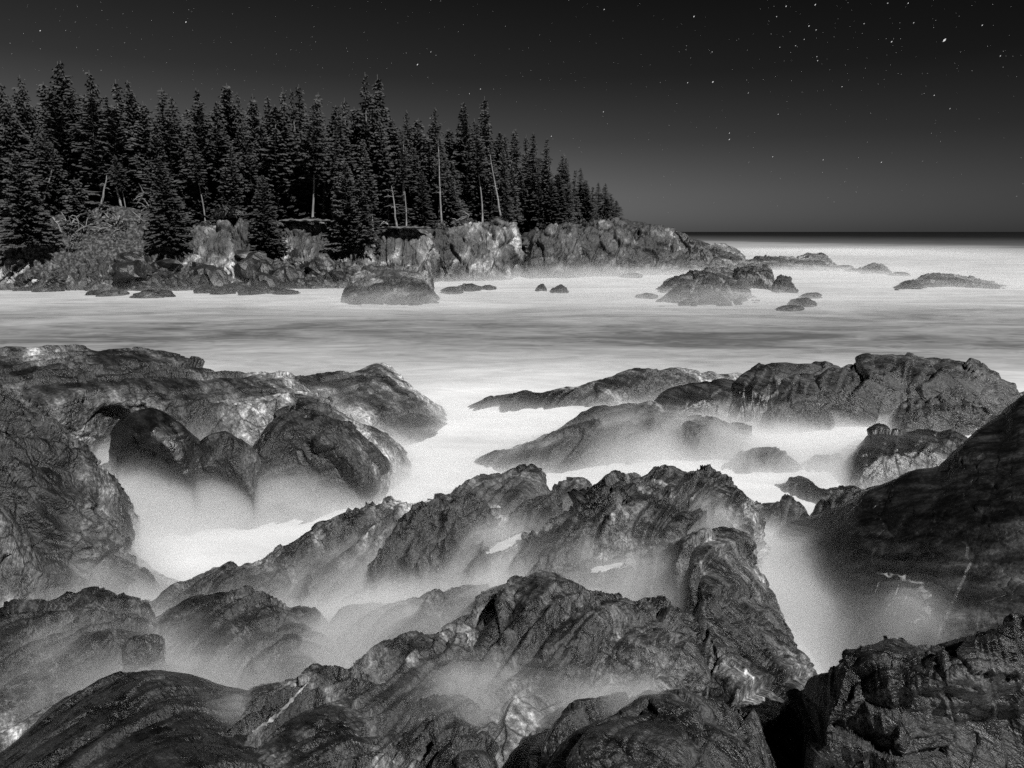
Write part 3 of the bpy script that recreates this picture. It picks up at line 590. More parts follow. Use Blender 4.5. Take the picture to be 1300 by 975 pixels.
def spruce(seed, H, Rb, bare, dens, fol, bark, ragged=.25, lean=0):
    rs = random.Random(seed)
    path = [(lean * (z / H) ** 1.5 + .12 * math.sin(z * .5 + seed), .1 * math.cos(z * .4 + seed), z) for z in np.linspace(-1.0, H, 12)]
    ax = lambda z: (np.interp(z, [p[2] for p in path], [p[0] for p in path]), np.interp(z, [p[2] for p in path], [p[1] for p in path]))
    tv, tf = tube(path, (.17 if bark == 'bark' else .07) + H * .006, .02)
    # dead twigs on the bare stem
    if bare > .3:
        for k in range(0):
            z = rs.uniform(.12, bare) * H; a = rs.uniform(0, 6.28); l = rs.uniform(.4, 1.1); x, y = ax(z)
            v, f = limb([(x - .1 * math.cos(a), y, z), (x + l * math.cos(a), y + l * math.sin(a), z - .1 * l)], .035, .012, 4)
            o_ = len(tv); tv += v; tf += [tuple(i + o_ for i in q) for q in f]
    V = []; Fc = []
    z = bare * H; zs = []
    while z < H * .985: zs.append(z); z += (.26 + .14 * rs.random()) / dens
    for z in zs:
        t = (z - bare * H) / (H - bare * H)
        prof = (1 - t) ** .85 * (.55 + .45 * min(1, t * 5)) if bare > .2 else (1 - t) ** .8
        r = Rb * prof + .12
        nb = max(4, int(5 + 3.5 * r))
        side = rs.random() * 6.28
        for k in range(nb):
            a = side + 6.283 * k / nb + rs.uniform(-.3, .3)
            l = r * (1 - ragged + rs.random() * ragged * 1.5) * (1 + .18 * math.sin(a * 2 + seed + z * .7))
            if rs.random() < ragged * .4: l *= .45
            if math.sin(z * 1.9 + a * 1.5 + seed * 3) > 1 - ragged * .9: continue
            ca, sa = math.cos(a), math.sin(a); x0, y0 = ax(z)
            m = max(2, int(l / .24)); rise = .28 * (t - .35) * l
            for j in range(1, m + 1):
                f = j / m; rr = l * f
                zz = z + rise * f - .34 * l * f * (1 - .62 * f) + rs.uniform(-.06, .06)
                wd = (.22 + .26 * (1 - f) * min(1, l)) * rs.uniform(.7, 1.25) * (1.0 if l > .4 else .6)
                cx, cy = x0 + ca * rr, y0 + sa * rr
                for s_ in (-1, 1):
                    # a drooping spray on each side of the twig
                    ox, oy = -sa * wd * s_, ca * wd * s_
                    b = len(V); dl = .2 * rs.uniform(.8, 1.4)
                    V += [(cx - ca * dl, cy - sa * dl, zz + .03), (cx + ca * dl * .5, cy + sa * dl * .5, zz),
                          (cx + ox + ca * dl, cy + oy + sa * dl, zz - .13 - rs.random() * .14), (cx + ox * .8 - ca * dl * .3, cy + oy * .8 - sa * dl * .3, zz - .08 - rs.random() * .12)]
                    Fc.append((b, b + 1, b + 2, b + 3))
    root = bpy.data.objects.new('spruce_tree', None); COL.objects.link(root)
    mesh_obj('trunk', tv, tf, M[bark], root); mesh_obj('crown', V, np.array(Fc), M[fol], root, smooth=False)
    HT_[root.name] = H
    return root
TP = {
 'full': [spruce(1, 13, 2.9, .04, 1.0, 'foliage', 'bark'), spruce(2, 14, 2.6, .06, 1.0, 'foliage', 'bark', .3), spruce(9, 13, 3.1, .03, 1.05, 'foliage2', 'bark', .25)],
 'slim': [spruce(3, 15, 2.2, .10, .95, 'foliage', 'bark', .5), spruce(4, 16, 1.9, .16, .9, 'foliage', 'bark', .6), spruce(10, 15, 2.1, .12, .95, 'foliage2', 'bark', .5)],
 'bare': [spruce(5, 15, 2.4, .42, .9, 'foliage', 'barkpale', .45, .5), spruce(6, 16, 2.1, .5, .85, 'foliage', 'barkpale', .5, -.4), spruce(11, 15, 2.3, .33, .85, 'foliage2', 'barkpale', .5)],
 'bush': [spruce(7, 7, 2.3, .0, 1.1, 'foliage2', 'bark', .25), spruce(8, 6, 1.8, .0, 1.1, 'foliage', 'bark', .3)],
}
tused = set(); NTREE = 0
def tree(kind, u, vtop, d, label, group, zb=None, w=1.0, idx=None):
    global NTREE
    NTREE += 1
    lst = TP[kind]; pr = lst[(NTREE if idx is None else idx) % len(lst)]
    x, y, zt = at_d(u, vtop, d)
    if zb is None: zb, dy = hground(x, y)
    h = zt - zb
    if h < 2: return
    if pr.name in tused:
        r = pr.copy(); COL.objects.link(r)
        for ch in pr.children:
            c = ch.copy(); COL.objects.link(c); c.parent = r
    else: r = pr; tused.add(pr.name)
    s = h / HT_[pr.name]; sw = w * (.55 + .45 * s)
    r.location = (x, y, zb); r.scale = (sw, sw, s); r.rotation_euler = (random.gauss(0, .03), random.gauss(0, .04), random.uniform(0, 6.28) if kind != 'bare' else random.choice([0, .3, -.3]))
    tag(r, label, 'tree', group); return r
def edge_d(u):
    return float(np.interp(u, HU, HD))
G = 'spruces of the dense wood on the headland'
sky = [(-14,104,'slim'),(4,112,'full'),(15,98,'full'),(28,93,'slim'),(44,130,'full'),(70,76,'full'),(88,78,'slim'),(104,118,'full'),(116,89,'full'),(130,120,'slim'),(143,99,'slim'),(161,110,'full'),(169,102,'full'),(189,128,'slim'),(204,112,'slim'),(218,123,'full'),(235,136,'full'),(250,109,'slim'),(266,128,'full'),(284,104,'full'),(294,110,'slim'),(309,118,'slim'),(320,124,'full'),(332,120,'slim'),(346,122,'full'),(356,111,'slim'),(366,107,'slim'),(377,112,'slim'),(394,120,'slim'),(404,117,'slim'),(420,133,'full'),(437,122,'slim'),(448,135,'full'),(461,92,'slim'),(487,92,'slim'),(500,150,'full'),(520,140,'slim'),(530,150,'full'),(544,156,'full'),(555,137,'slim'),(570,160,'full'),(582,165,'full'),(594,129,'full'),(611,121,'slim'),(623,139,'slim'),(634,166,'full'),(641,170,'slim'),(650,164,'slim'),(656,162,'slim'),(664,171,'slim'),(677,167,'slim'),(688,175,'slim'),(700,194,'slim'),(709,194,'slim'),(717,200,'full'),(728,214,'slim'),(737,212,'slim'),(745,228,'full'),(752,236,'slim'),(760,231,'slim'),(768,232,'slim'),(776,245,'slim'),(783,254,'slim')]
special = {70:'tallest ragged spruce on the left skyline, with loose side boughs near its tip', 88:'full-topped spruce directly right of the tallest ragged one on the left', 116:'narrow spruce standing clear to the right of the two tallest on the left',
 250:'spruce tip standing alone in the skyline notch above the bright square cliff block', 461:'left one of the two high twin spires in the middle of the wood', 487:'right one of the two high twin spires in the middle of the wood',
 594:'dark flat-topped spruce, left of the trio above the streaked cliff wall', 611:'highest spruce of the trio above the streaked cliff wall', 623:'right-hand spruce of the trio above the streaked cliff wall', 783:'last spruce of the wood, at the seaward end of the treeline', 760:'slim spruce in the last clump before the open sea, left of the pair', 737:'short pointed spruce beside the notch near the seaward end of the wood',
 15:'broad spruce near the left edge, first of the pair poking over the canopy there', 28:'spire right of the broad spruce near the left edge', 284:'double-peaked spruce top rising over the middle left of the wood'}
for u, v, k in sky:
    d = edge_d(u) + (9 if u < 640 else 5) + (NTREE % 3) * 2.2
    if u > 690: d = edge_d(u) + 2 + (NTREE % 3)
    w = (1.0 if u < 640 else .8) * random.uniform(.75, 1.3)
    if u in special: tree(k, u, v, d, special[u], None, w=w)
    else: tree(k, u, v, d, 'dark spruce among many alike in the crowded treeline of the headland', G, w=w)
# second and third ranks filling the wood
skx = [s[0] for s in sky]; skv = [s[1] for s in sky]
for i in range(60):
    u = -30 + i * 13.2 + random.uniform(-4, 4)
    if u > 770: continue
    tv_ = np.interp(u, skx, skv) + random.uniform(12, 85)
    d = edge_d(u) + random.uniform(3.5, 8)
    if u > 640: tv_ = np.interp(u, skx, skv) + random.uniform(8, 30); d = edge_d(u) + random.uniform(2, 5)
    tree(random.choice(['full', 'full', 'slim', 'bare']), u, tv_, d, 'dark spruce among many alike in the crowded treeline of the headland', G, w=(1.05 if u < 640 else .8) * random.uniform(.7, 1.35))
for i in range(34):
    u = -30 + i * 24 + random.uniform(-6, 6)
    if u > 760: continue
    tv_ = np.interp(u, skx, skv) + random.uniform(14, 35)
    tree('full', u, tv_, edge_d(u) + random.uniform(14, 24), 'dark spruce among many alike in the crowded treeline of the headland', G, w=1.25)
# front rank on the cliff edge
for i in range(16):
    u = -46 - i * 21 + random.uniform(-6, 6)
    tree(random.choice(['full', 'slim']), u, 112 + random.uniform(-15, 35), edge_d(u) + random.uniform(3, 14), 'dark spruce among many alike in the crowded treeline of the headland', G, w=random.uniform(.9, 1.4))
front = [(64,186,'bare','spruce with a thin leaning pale stem at the far left of the wood',1.5,266,.7),(152,196,'bare','slim spruce with a pale stem directly behind the debris slope',1,262,.6),(250,170,'bare','thin-stemmed spruce above the bright square cliff block',1.5,282,.7),(292,182,'bare','thin pale-stemmed spruce over the dark slanting slab',1.5,280,.7),(414,160,'bare','thin spruce with a pale upper stem right of the capped cliff',1.5,290,.7),(512,160,'bare','straight pale-stemmed spruce over the slotted bright block',1.5,286,.7),(470,185,'bare','half-bare spruce under the left twin spire',1.5,292,.7),
 (205,196,'full','big pale-green spruce reaching down over the shore left of the bright square block',4,304,.98),(332,222,'full','low dense spruce filling the gully left of the capped cliff',4,314,1.0),
 (436,202,'full','low spreading spruce hanging over the fan-shaped cliff knob',1,306,1.0),(388,128,'bare','tall tree with a bare pale stem standing on the capped cliff',1.5,279,1.0),
 (60,168,'full','wide spruce growing down the slope near the left edge',2,284,1.1),(20,190,'full','wide dark spruce at the left edge reaching almost to the shore',2,300,1.0),
 (118,170,'bare','spruce with a long bare leaning stem at the top of the debris slope',2.5,262,1.0),(140,176,'bare','spruce with twin pale bare stems above the debris slope',2.5,262,1.0),
 (490,150,'bare','spruce with a pale bare stem behind the right twin spire',3,285,.9),(555,190,'bare','broken-limbed pale bare stem between the blocks of the middle cliff',3,288,.7),
 (612,150,'bare','bare-stemmed tree on the edge of the streaked cliff wall',1.2,280,.9),(624,176,'bare','slender leaning pale stem right of the bare-stemmed cliff-edge tree',3,270,.6),
 (660,215,'full','dark spruce filling the head of the black cleft',2,300,1.0),(535,215,'full','bushy spruce on the bright block with the black slot',2,288,.9),(575,220,'full','bushy low spruce between the two bright middle blocks',2,290,.9),
 (700,225,'full','dark low spruce above the pale-edged cliff wall',2,284,.9),(745,240,'bush','last low bush-like spruce on the crumbly cliff',2,282,.9),(770,250,'bush','low bush-like spruce clinging to the last cliff edge',1.5,282,.8),(455,225,'full','shadowed spruce right of the one over the fan-shaped knob',2,300,1.0),(290,215,'full','dark spruce directly above the bright square cliff block',2,288,1.0),(255,225,'full','dark spruce right of the big pale-green one',3,292,1.0),(165,205,'full','shadowed spruce left of the big pale-green one',3,290,1.1),(95,225,'bush','round young spruce halfway down the debris slope',0,285,1.0),(720,232,'bush','small spruce between the pale-edged wall and the crumbly cliff',1,284,.9)]
for u, v, k, lab, dd, vb, w in front:
    if vb > 295: dd = -3.0
    d = edge_d(u) + dd
    zb = at_d(u, vb, d)[2] - .8
    tree(k, u, v, d, lab, None, zb=zb, w=w)
for k in TP:
    for pr in TP[k]:
        if pr.name not in tused:
            for ch in list(pr.children): bpy.data.objects.remove(ch)
            bpy.data.objects.remove(pr)
for i, (u, vt, vb, ln, lab) in enumerate([(143,205,263,.9,'pale dead stem standing at the top of the debris slope, taller of two'),(136,222,262,-.7,'pale dead stem at the top of the debris slope, shorter of two'),(66,216,264,-1.2,'pale dead stem leaning over the far left slope'),(556,186,284,.5,'tall pale dead tree between the two bright middle cliff blocks'),(622,196,268,1.3,'slender dead tree leaning right above the streaked cliff wall'),(497,236,284,.6,'short dead trunk on the block with the black slot'),(292,196,262,.1,'thin dead stem in the dark gap above the slanting slab'),(512,182,250,0,'thin straight dead tree in the middle of the wood')]):
    rs = random.Random(i + 900); d = edge_d(u) + (.8 if i not in (6, 7) else 2.2); b = Vector(at_d(u, vb, d)); t_ = Vector(at_d(u, vt, d)); b.x += ln; H = t_.z - b.z
    tv, tf = limb([b + (t_ - b) * k + Vector((rs.uniform(-.06, .06), rs.uniform(-.06, .06), 0)) for k in np.linspace(-.08, 1, 9)], .15, .04, 7)
    for k in range(9):
        f = rs.uniform(.25, .95); p0 = b + (t_ - b) * f; a = rs.uniform(0, 6.28); l = rs.uniform(.5, 1.3)
        v, fc = limb([p0, p0 + Vector((l * .5 * math.cos(a), l * .5 * math.sin(a), .12)), p0 + Vector((l * math.cos(a), l * math.sin(a), -.05))], .04, .012, 4)
        o_ = len(tv); tv += v; tf += [tuple(q + o_ for q in z) for z in fc]
    o = mesh_obj('dead_tree', [tuple(Vector(q) - b) for q in tv], tf, M['deadwood']); o.location = b; tag(o, lab, 'dead tree')
# shrubs and dead wood on the slope at the left
def scrub_obj(seed, r=1.0, n=500):
    rs = random.Random(seed); V = []; Fc = []
    for i in range(n):
        a = rs.uniform(0, 6.28); e = rs.uniform(0, 1.5); q = r * rs.uniform(.3, 1) ** .5
        c = Vector((math.cos(a) * math.cos(e) * q, math.sin(a) * math.cos(e) * q, math.sin(e) * q * .8))
        s = .13 * rs.uniform(.6, 1.4); u_ = Vector((rs.uniform(-1, 1), rs.uniform(-1, 1), rs.uniform(-.5, 1))).normalized(); w_ = u_.orthogonal().normalized()
        b = len(V); V += [tuple(c + u_ * s * 2), tuple(c + w_ * s * .5), tuple(c - u_ * s * 1.2), tuple(c - w_ * s * .5)]; Fc.append((b, b + 1, b + 2, b + 3))
    return mesh_obj('shrub', V, np.array(Fc), M['scrub'], smooth=False)
sh = [scrub_obj(1), scrub_obj(2, 1.2, 600)]
shp = [(60,285),(75,296),(88,288),(100,300),(115,280),(132,288),(145,272),(158,290),(168,281),(150,300),(120,305),(45,300),(70,310),(95,312),(240,292),(262,283),(288,272),(300,270),(318,282),(352,284),(370,279),(398,280),(410,283),(560,286),(580,283),(600,281),(625,280),(640,281),(690,287),(710,285),(740,281),(755,279),(785,281),(500,292),(520,290),(470,300),(672,290)]
for i, (u, v) in enumerate(shp):
    d = edge_d(u) - (.3 if u > 200 else (v - 270) * .06); x, y, z = at_d(u, v, d)
    s = random.uniform(.4, .8) if u < 200 else random.uniform(.45, .8)
    pr = sh[i % 2]
    if (u, v) == (288, 272): lab, g, s = 'round dark shrub on top of the bright square cliff block', None, 1.5
    else: lab, g = 'small straggly shrub on the cliff top or slope edge', 'shrubs along the cliff edge'
    place(pr, (x, y, z - .3), (s, s, s), (0, 0, random.uniform(0, 6)), lab, g, 'shrub')
DW = 'bleached dead branches strewn on the slope'
for i, (u, v, du, dv_, n) in enumerate([(92,298,26,-14,5),(62,296,-16,16,5),(100,290,-4,-16,5),(168,284,14,-6,6),(160,286,-12,-8,5),(84,304,14,12,4),(130,276,18,3,4),(25,290,-3,18,5),(8,305,12,8,5),(70,282,22,4,4),(176,256,8,-12,5),(180,268,12,-8,5),(575,284,18,-10,4),(492,284,-8,0,3),(585,279,12,-6,3),(118,300,22,-12,3),(150,296,18,10,3),(76,318,30,-14,2),(60,322,36,-10,2),(128,332,30,-5,1),(66,275,12,20,4),(110,285,-14,12,4),(140,300,16,-12,4),(96,276,-10,22,5),(186,292,-14,12,4),(30,318,16,10,4),(4,322,18,-6,4),(152,274,-12,16,4),(172,300,-16,8,3),(112,316,-18,6,2)]):
    rs = random.Random(i + 50); d = edge_d(u) - 1.2; a = Vector(at_d(u, v, d)); b = Vector(at_d(u + du, v + dv_, d - .6)); V = []; Fc = []
    def addl(P, r0, r1):
        v_, f_ = limb(P, r0, r1); o_ = len(V); V.extend(v_); Fc.extend([tuple(q + o_ for q in f) for f in f_])
    mid_ = (a + b) / 2 + Vector((rs.uniform(-.3, .3), rs.uniform(-.3, .3), rs.uniform(-.3, .3)))
    addl([a, mid_, b], .11, .04)
    for k in range(n):
        t = rs.uniform(.2, .95); p = a.lerp(b, t); dr = Vector((rs.uniform(-1, 1), rs.uniform(-.8, .2), rs.uniform(-.6, 1))) * rs.uniform(.6, 1.5)
        addl([p, p + dr * .5 + Vector((0, 0, .15)), p + dr], .06, .02)
    V = [tuple(Vector(q) - a) for q in V]
    o = mesh_obj('dead_branch', V, Fc, M['deadwood']); o.location = a
    tag(o, 'bleached dead branch lying on the debris slope or cliff edge', 'dead branch', DW)
# overhanging turf cap
def cap(u0, u1, v, d, lab):
    n = 60; a = np.array(at_d(u0, v, d)); b = np.array(at_d(u1, v, d)); V = []
    rowsn = 9
    for j in range(rowsn):
        for i in range(n):
            t = i / (n - 1); p = a * (1 - t) + b * t
            k = j / (rowsn - 1) * 2 * math.pi
            w = 1.25 * math.sin(math.pi * min(1, max(0, t))) ** .35 + .02
            V.append((p[0], p[1] + 1.2 - math.cos(k) * w, p[2] + .14 * math.sin(k) * math.sin(math.pi * t) ** .3 + .1))
    V = np.array(V); V[:, 2] += fbm(V / .5, 4, 5) * .18; V[:, 1] += fbm(V / .7, 3, 9) * .35
    o = mesh_obj('turf_cap', V, gridfaces(n, rowsn), M['scrub']); tag(o, lab, 'turf')
cap(350, 417, 281, 79, 'thin mat of turf and roots overhanging the brightest cliff block')
cap(482, 546, 290, 83, 'thatch of roots and turf sagging over the block with the black slot')
# ---- sea
def sea():
    ys = np.r_[np.linspace(-20, 60, 200), 60 + (np.linspace(0, 1, 120) ** 3) * 5500]
    xs = np.linspace(-1, 1, 260)
    V = np.array([(x * (60 + max(y, 0) * 1.6), y, 0) for y in ys for x in xs])
    fade = np.clip(1 - V[:, 1] / 200, 0, 1)
    V[:, 2] = fade * (fbm(V / np.array([5, 2.5, 1]), 3, 3) * .05 + fbm(V / np.array([16, 7, 1]), 2, 8) * .07)
    return mesh_obj('sea', V, gridfaces(260, len(ys)), sea_mat)
sea_mat, t = newmat('sea with long streaks of foam')
out = t.n('ShaderNodeOutputMaterial'); bs = t.n('ShaderNodeBsdfPrincipled'); geo = t.n('ShaderNodeNewGeometry')
sx = t.n('ShaderNodeSeparateXYZ'); t.l(geo.outputs['Position'], sx.inputs[0])
def nz(scale, vec, det=5, rough=.55, dist=0.0):
    n = t.n('ShaderNodeTexNoise'); t.l(vec, n.inputs['Vector']); n.inputs['Scale'].default_value = scale
    n.inputs['Detail'].default_value = det; n.inputs['Roughness'].default_value = rough; n.inputs['Distortion'].default_value = dist; return n.outputs['Fac']
def mp(sc, rot=0):
    m = t.n('ShaderNodeMapping'); t.l(geo.outputs['Position'], m.inputs[0]); m.inputs['Scale'].default_value = sc; m.inputs['Rotation'].default_value = (0, 0, rot); return m.outputs[0]
broad = nz(1, mp((.018, .05, 1), R(4)), 4, .5, .6); streak = nz(1, mp((.07, .2, 1), R(-6)), 6, .6, 1.6); wisps = nz(1, mp((.35, .9, 1), R(12)), 6, .65, 2.0)
far_ = t.math('ADD', sx.outputs['Y'], t.math('MULTIPLY', t.math('MAXIMUM', t.math('SUBTRACT', sx.outputs['X'], 120.0), 0.0), 2.0))
inv = t.math('DIVIDE', 6.0, t.math('MAXIMUM', far_, 5.0))
inv = t.math('MULTIPLY', inv, t.math('MULTIPLY_ADD', broad, .5, .75))
foam = t.ramp(inv, [(0, 0), (.005, .02), (.010, .2), (.018, .5), (.035, .60), (.075, .66), (.10, .60), (.125, .44), (.155, .36), (.18, .48), (.21, .68), (.25, .80), (1, .84)], 'EASE')
var = t.math('ADD', t.math('MULTIPLY', t.math('SUBTRACT', streak, .5), .9), t.math('MULTIPLY', t.math('SUBTRACT', wisps, .5), .5))
amt = t.math('MULTIPLY', var, t.ramp(inv, [(0, .1), (.03, .5), (.2, .7), (.26, .7)]))
foam = t.math('ADD', foam, amt, clamp=True)
col = t.ramp(foam, [(0, .006), (.3, .09), (.6, .32), (1, .66)])
t.l(col, bs.inputs['Base Color']); bs.inputs['Roughness'].default_value = .8; bs.inputs['Specular IOR Level'].default_value = .0
t.l(bs.outputs[0], out.inputs[0])
so = sea(); so['kind'] = 'structure'

# still white pools caught between the ledges
foam_m = plain_mat('white foam water', [(.3, .3), (.7, .5)], 5, .6, bump=.01)
thin_m, t = newmat('thin broken white water')
out = t.n('ShaderNodeOutputMaterial'); mx = t.n('ShaderNodeMixShader'); tr = t.n('ShaderNodeBsdfTransparent'); df = t.n('ShaderNodeBsdfDiffuse'); df.inputs[0].default_value = (.6, .6, .6, 1)
tc = t.n('ShaderNodeTexCoord'); nn_ = t.n('ShaderNodeTexNoise'); nn_.inputs['Scale'].default_value = 9; nn_.inputs['Detail'].default_value = 6; nn_.inputs['Distortion'].default_value = .8; t.l(tc.outputs['Object'], nn_.inputs['Vector'])
t.l(t.ramp(nn_.outputs['Fac'], [(.44, .0), (.72, .6)]), mx.inputs[0]); t.l(tr.outputs[0], mx.inputs[1]); t.l(df.outputs[0], mx.inputs[2]); t.l(mx.outputs[0], out.inputs[0])
def pool(pts, z, lab):
    c = np.array([at_z(u, v, z) for u, v in pts]); cen = c.mean(0)
    n = 40; V = [cen]; Q = resample([tuple(p) for p in np.vstack([c, c[:1]])], n)
    V += [tuple(q) for q in Q[:-1]]; V = np.array(V) - cen
    o = mesh_obj('tide_pool', V, [(0, i, i % (n - 1) + 1) for i in range(1, n)], foam_m); o.location = cen
    tag(o, lab, 'pool')
from mathutils.bvhtree import BVHTree
def visible(u, v, bvh):
    d = Vector(at_d(u, v, 1.0)) - Vector((0, 0, CH)); d.normalize()
    return bvh.ray_cast(Vector((0, 0, CH)), d)[0]
def make_bvh(items):
    vs, fs = [], []
    for o, P, c in items:
        a = np.empty(len(o.data.polygons) * 4, dtype=np.int32); o.data.polygons.foreach_get('vertices', a)
        co_ = np.empty(len(o.data.vertices) * 3, dtype=np.float32); o.data.vertices.foreach_get('co', co_)
        fs += (a.reshape(-1, 4) + len(vs)).tolist(); vs += (co_.reshape(-1, 3) + c).tolist()
    return BVHTree.FromPolygons(vs, fs)
NB = make_bvh([r for r in RAST if r[2][1] < 13])
# basins worn into the ledges, each holding a still white pool
for u, v, ra, rb, ang, lab in [(645,688,.46,.12,50,'small bright white pool below the black humped stone'),(636,738,.75,.12,52,'long narrow white pool slanting across the middle ledges'),
   (772,718,.26,.08,20,'tiny bright pool in a notch of the central ledge'),(884,668,.36,.08,25,'thin white pool under the central peak'),]:
    hit = visible(u, v, NB)
    if hit is None: continue
    zp = hit.z - .03; ca, sa = math.cos(R(ang)), math.sin(R(ang))
    for o, P, c in RAST:
        if abs(c[1] - hit.y) > 6: continue
        n = len(o.data.vertices); co_ = np.empty(n * 3, dtype=np.float32); o.data.vertices.foreach_get('co', co_); w_ = co_.reshape(-1, 3) + c
        dx, dy = w_[:, 0] - hit.x, w_[:, 1] - hit.y
        rr = np.sqrt(((dx * ca + dy * sa) / ra) ** 2 + ((-dx * sa + dy * ca) / rb) ** 2) + fbm(w_ * 3, 2, 5) * .5
        near = np.abs(w_[:, 2] - zp) < .6
        low = near & (rr < 1.0); w_[low, 2] = np.minimum(w_[low, 2], zp - .06 + .05 * rr[low] ** 2)
        rim = near & (rr >= 1.0) & (rr < 2.2) & (w_[:, 2] < zp + .04); k = ((2.2 - rr[rim]) / 1.2) ** .7
        w_[rim, 2] = w_[rim, 2] * (1 - k) + (zp + .03) * k
        o.data.vertices.foreach_set('co', (w_ - c).astype(np.float32).ravel()); o.data.update()
    n = 48; V = [(0, 0, 0)] + [(ca * ra * 1.22 * math.cos(a) - sa * rb * 1.22 * math.sin(a), sa * ra * 1.22 * math.cos(a) + ca * rb * 1.22 * math.sin(a), 0) for a in np.linspace(0, 2 * math.pi, n, endpoint=False)]
    po = mesh_obj('tide_pool', V, [(0, i, i % n + 1) for i in range(1, n + 1)], foam_m); po.location = (hit.x, hit.y, zp); tag(po, lab, 'pool')
# water running down over the rocks, laid on their surface
NB = make_bvh([r for r in RAST if r[2][1] < 13]); FB = make_bvh(FARR)
def runnel(pts, w0, w1, lab, bvh, lift=.02, cat='foam runnel', group=None, seed=1):
    n = 40; Q = resample([(u, v, 0) for u, v in pts], n); V = []; m = 6
    for i, q in enumerate(Q):
        t = i / (n - 1); tg = Q[min(i + 1, n - 1)] - Q[max(i - 1, 0)]; nn = np.array([-tg[1], tg[0]]) / max(1e-6, np.hypot(tg[0], tg[1]))
        w_ = (w0 + (w1 - w0) * t) * (.7 + .5 * math.sin(i * 1.3 + seed) * math.sin(i * .37)) * math.sin(math.pi * min(max(t, .03), .97)) ** .4
        for j in range(m):
            k = (j / (m - 1) - .5) * w_; hit = visible(q[0] + nn[0] * k, q[1] + nn[1] * k, bvh)
            V.append(None if hit is None else (hit.x, hit.y - lift, hit.z + lift))
    Fc = []
    for i in range(n - 1):
        for j in range(m - 1):
            f = (i * m + j, i * m + j + 1, (i + 1) * m + j + 1, (i + 1) * m + j)
            if all(V[k] is not None for k in f):
                ys = [V[k][1] for k in f]
                if max(ys) - min(ys) < (.35 if bvh is NB else 2.5): Fc.append(f)
    if not Fc: return
    V = [(0, 0, -5) if a is None else a for a in V]
    us = sorted({k for f in Fc for k in f}); mp_ = {k: i for i, k in enumerate(us)}
    o = mesh_obj('foam_runnel', [V[k] for k in us], [tuple(mp_[k] for k in f) for f in Fc], thin_m); tag(o, lab, cat, group)
runnel([(392,867),(378,882),(362,900),(345,915),(322,930)], 3, 9, 'thin white trickle running down the dark hump at the lower left', NB)
runnel([(1112,728),(1135,732),(1160,740),(1175,755),(1178,772),(1165,786),(1158,790)], 7, 20, 'white splash curling over the near-black slope on the right', NB)
for k, pts in enumerate([[(1140,742),(1136,755),(1128,768),(1122,778)],[(1152,750),(1148,762),(1138,775),(1132,786)],[(1120,733),(1114,742),(1110,752)]]):
    runnel(pts, 2.5, 2.5, 'thin white rill below the splash on the near-black slope', NB, group='rills below the splash', seed=k)
for k, (pts, w0, w1) in enumerate([([(960,346),(972,356),(984,368),(1000,384)],6,14),([(948,352),(955,364),(966,378)],4,7),([(912,352),(922,362),(930,376)],3,6),([(884,356),(880,366),(876,374)],3,5),([(930,336),(945,332),(948,340)],3,6),([(915,372),(928,384),(940,394)],2,4)]):
    runnel(pts, w0, w1, 'white runnel pouring down a wet rock out in the surf', FB, .06, group='runnels on the rocks in the surf', seed=k)
# mist that lies between the near rocks: nested banks, each denser towards the water
GX0, GX1, GY0, GY1, GS = -22., 22., 2.5, 40., .16
nx, ny = int((GX1 - GX0) / GS), int((GY1 - GY0) / GS)
hm = np.zeros((ny, nx))
for _o, P, _c in RAST:
    ix = ((P[:, 0] - GX0) / GS).astype(int); iy = ((P[:, 1] - GY0) / GS).astype(int)
    ok = (ix >= 0) & (ix < nx) & (iy >= 0) & (iy < ny)
    np.maximum.at(hm, (iy[ok], ix[ok]), P[ok, 2])
def blur(a, r, k=3):
    for _ in range(k):
        for ax in (0, 1):
            p = np.pad(a, [(r, r) if i == ax else (0, 0) for i in (0, 1)], 'edge'); c = np.cumsum(p, axis=ax)
            z = np.zeros_like(np.take(c, [0], axis=ax)); c = np.concatenate([z, c], axis=ax)
            n = a.shape[ax]; a = (np.take(c, range(2 * r + 1, 2 * r + 1 + n), axis=ax) - np.take(c, range(0, n), axis=ax)) / (2 * r + 1)
    return a
solid = blur(hm, 1, 1)
lowp = blur(np.minimum(hm, 1.6), 4, 3)
Y, X = np.mgrid[0:ny, 0:nx]; X = GX0 + X * GS; Y = GY0 + Y * GS
PN = np.stack([X.ravel(), Y.ravel(), 0 * X.ravel()], 1)
_al = PN @ np.array([.57, .82, 0]); PA = PN - np.outer(_al, np.array([.57, .82, 0])) * .62
wob = fbm(PA / .8, 5, 77).reshape(ny, nx); wob2 = fbm(PN / 5.0, 3, 78).reshape(ny, nx)
Mst = -.05 + np.minimum(lowp, 1.9) * .88 + wob * .34 + wob2 * .25
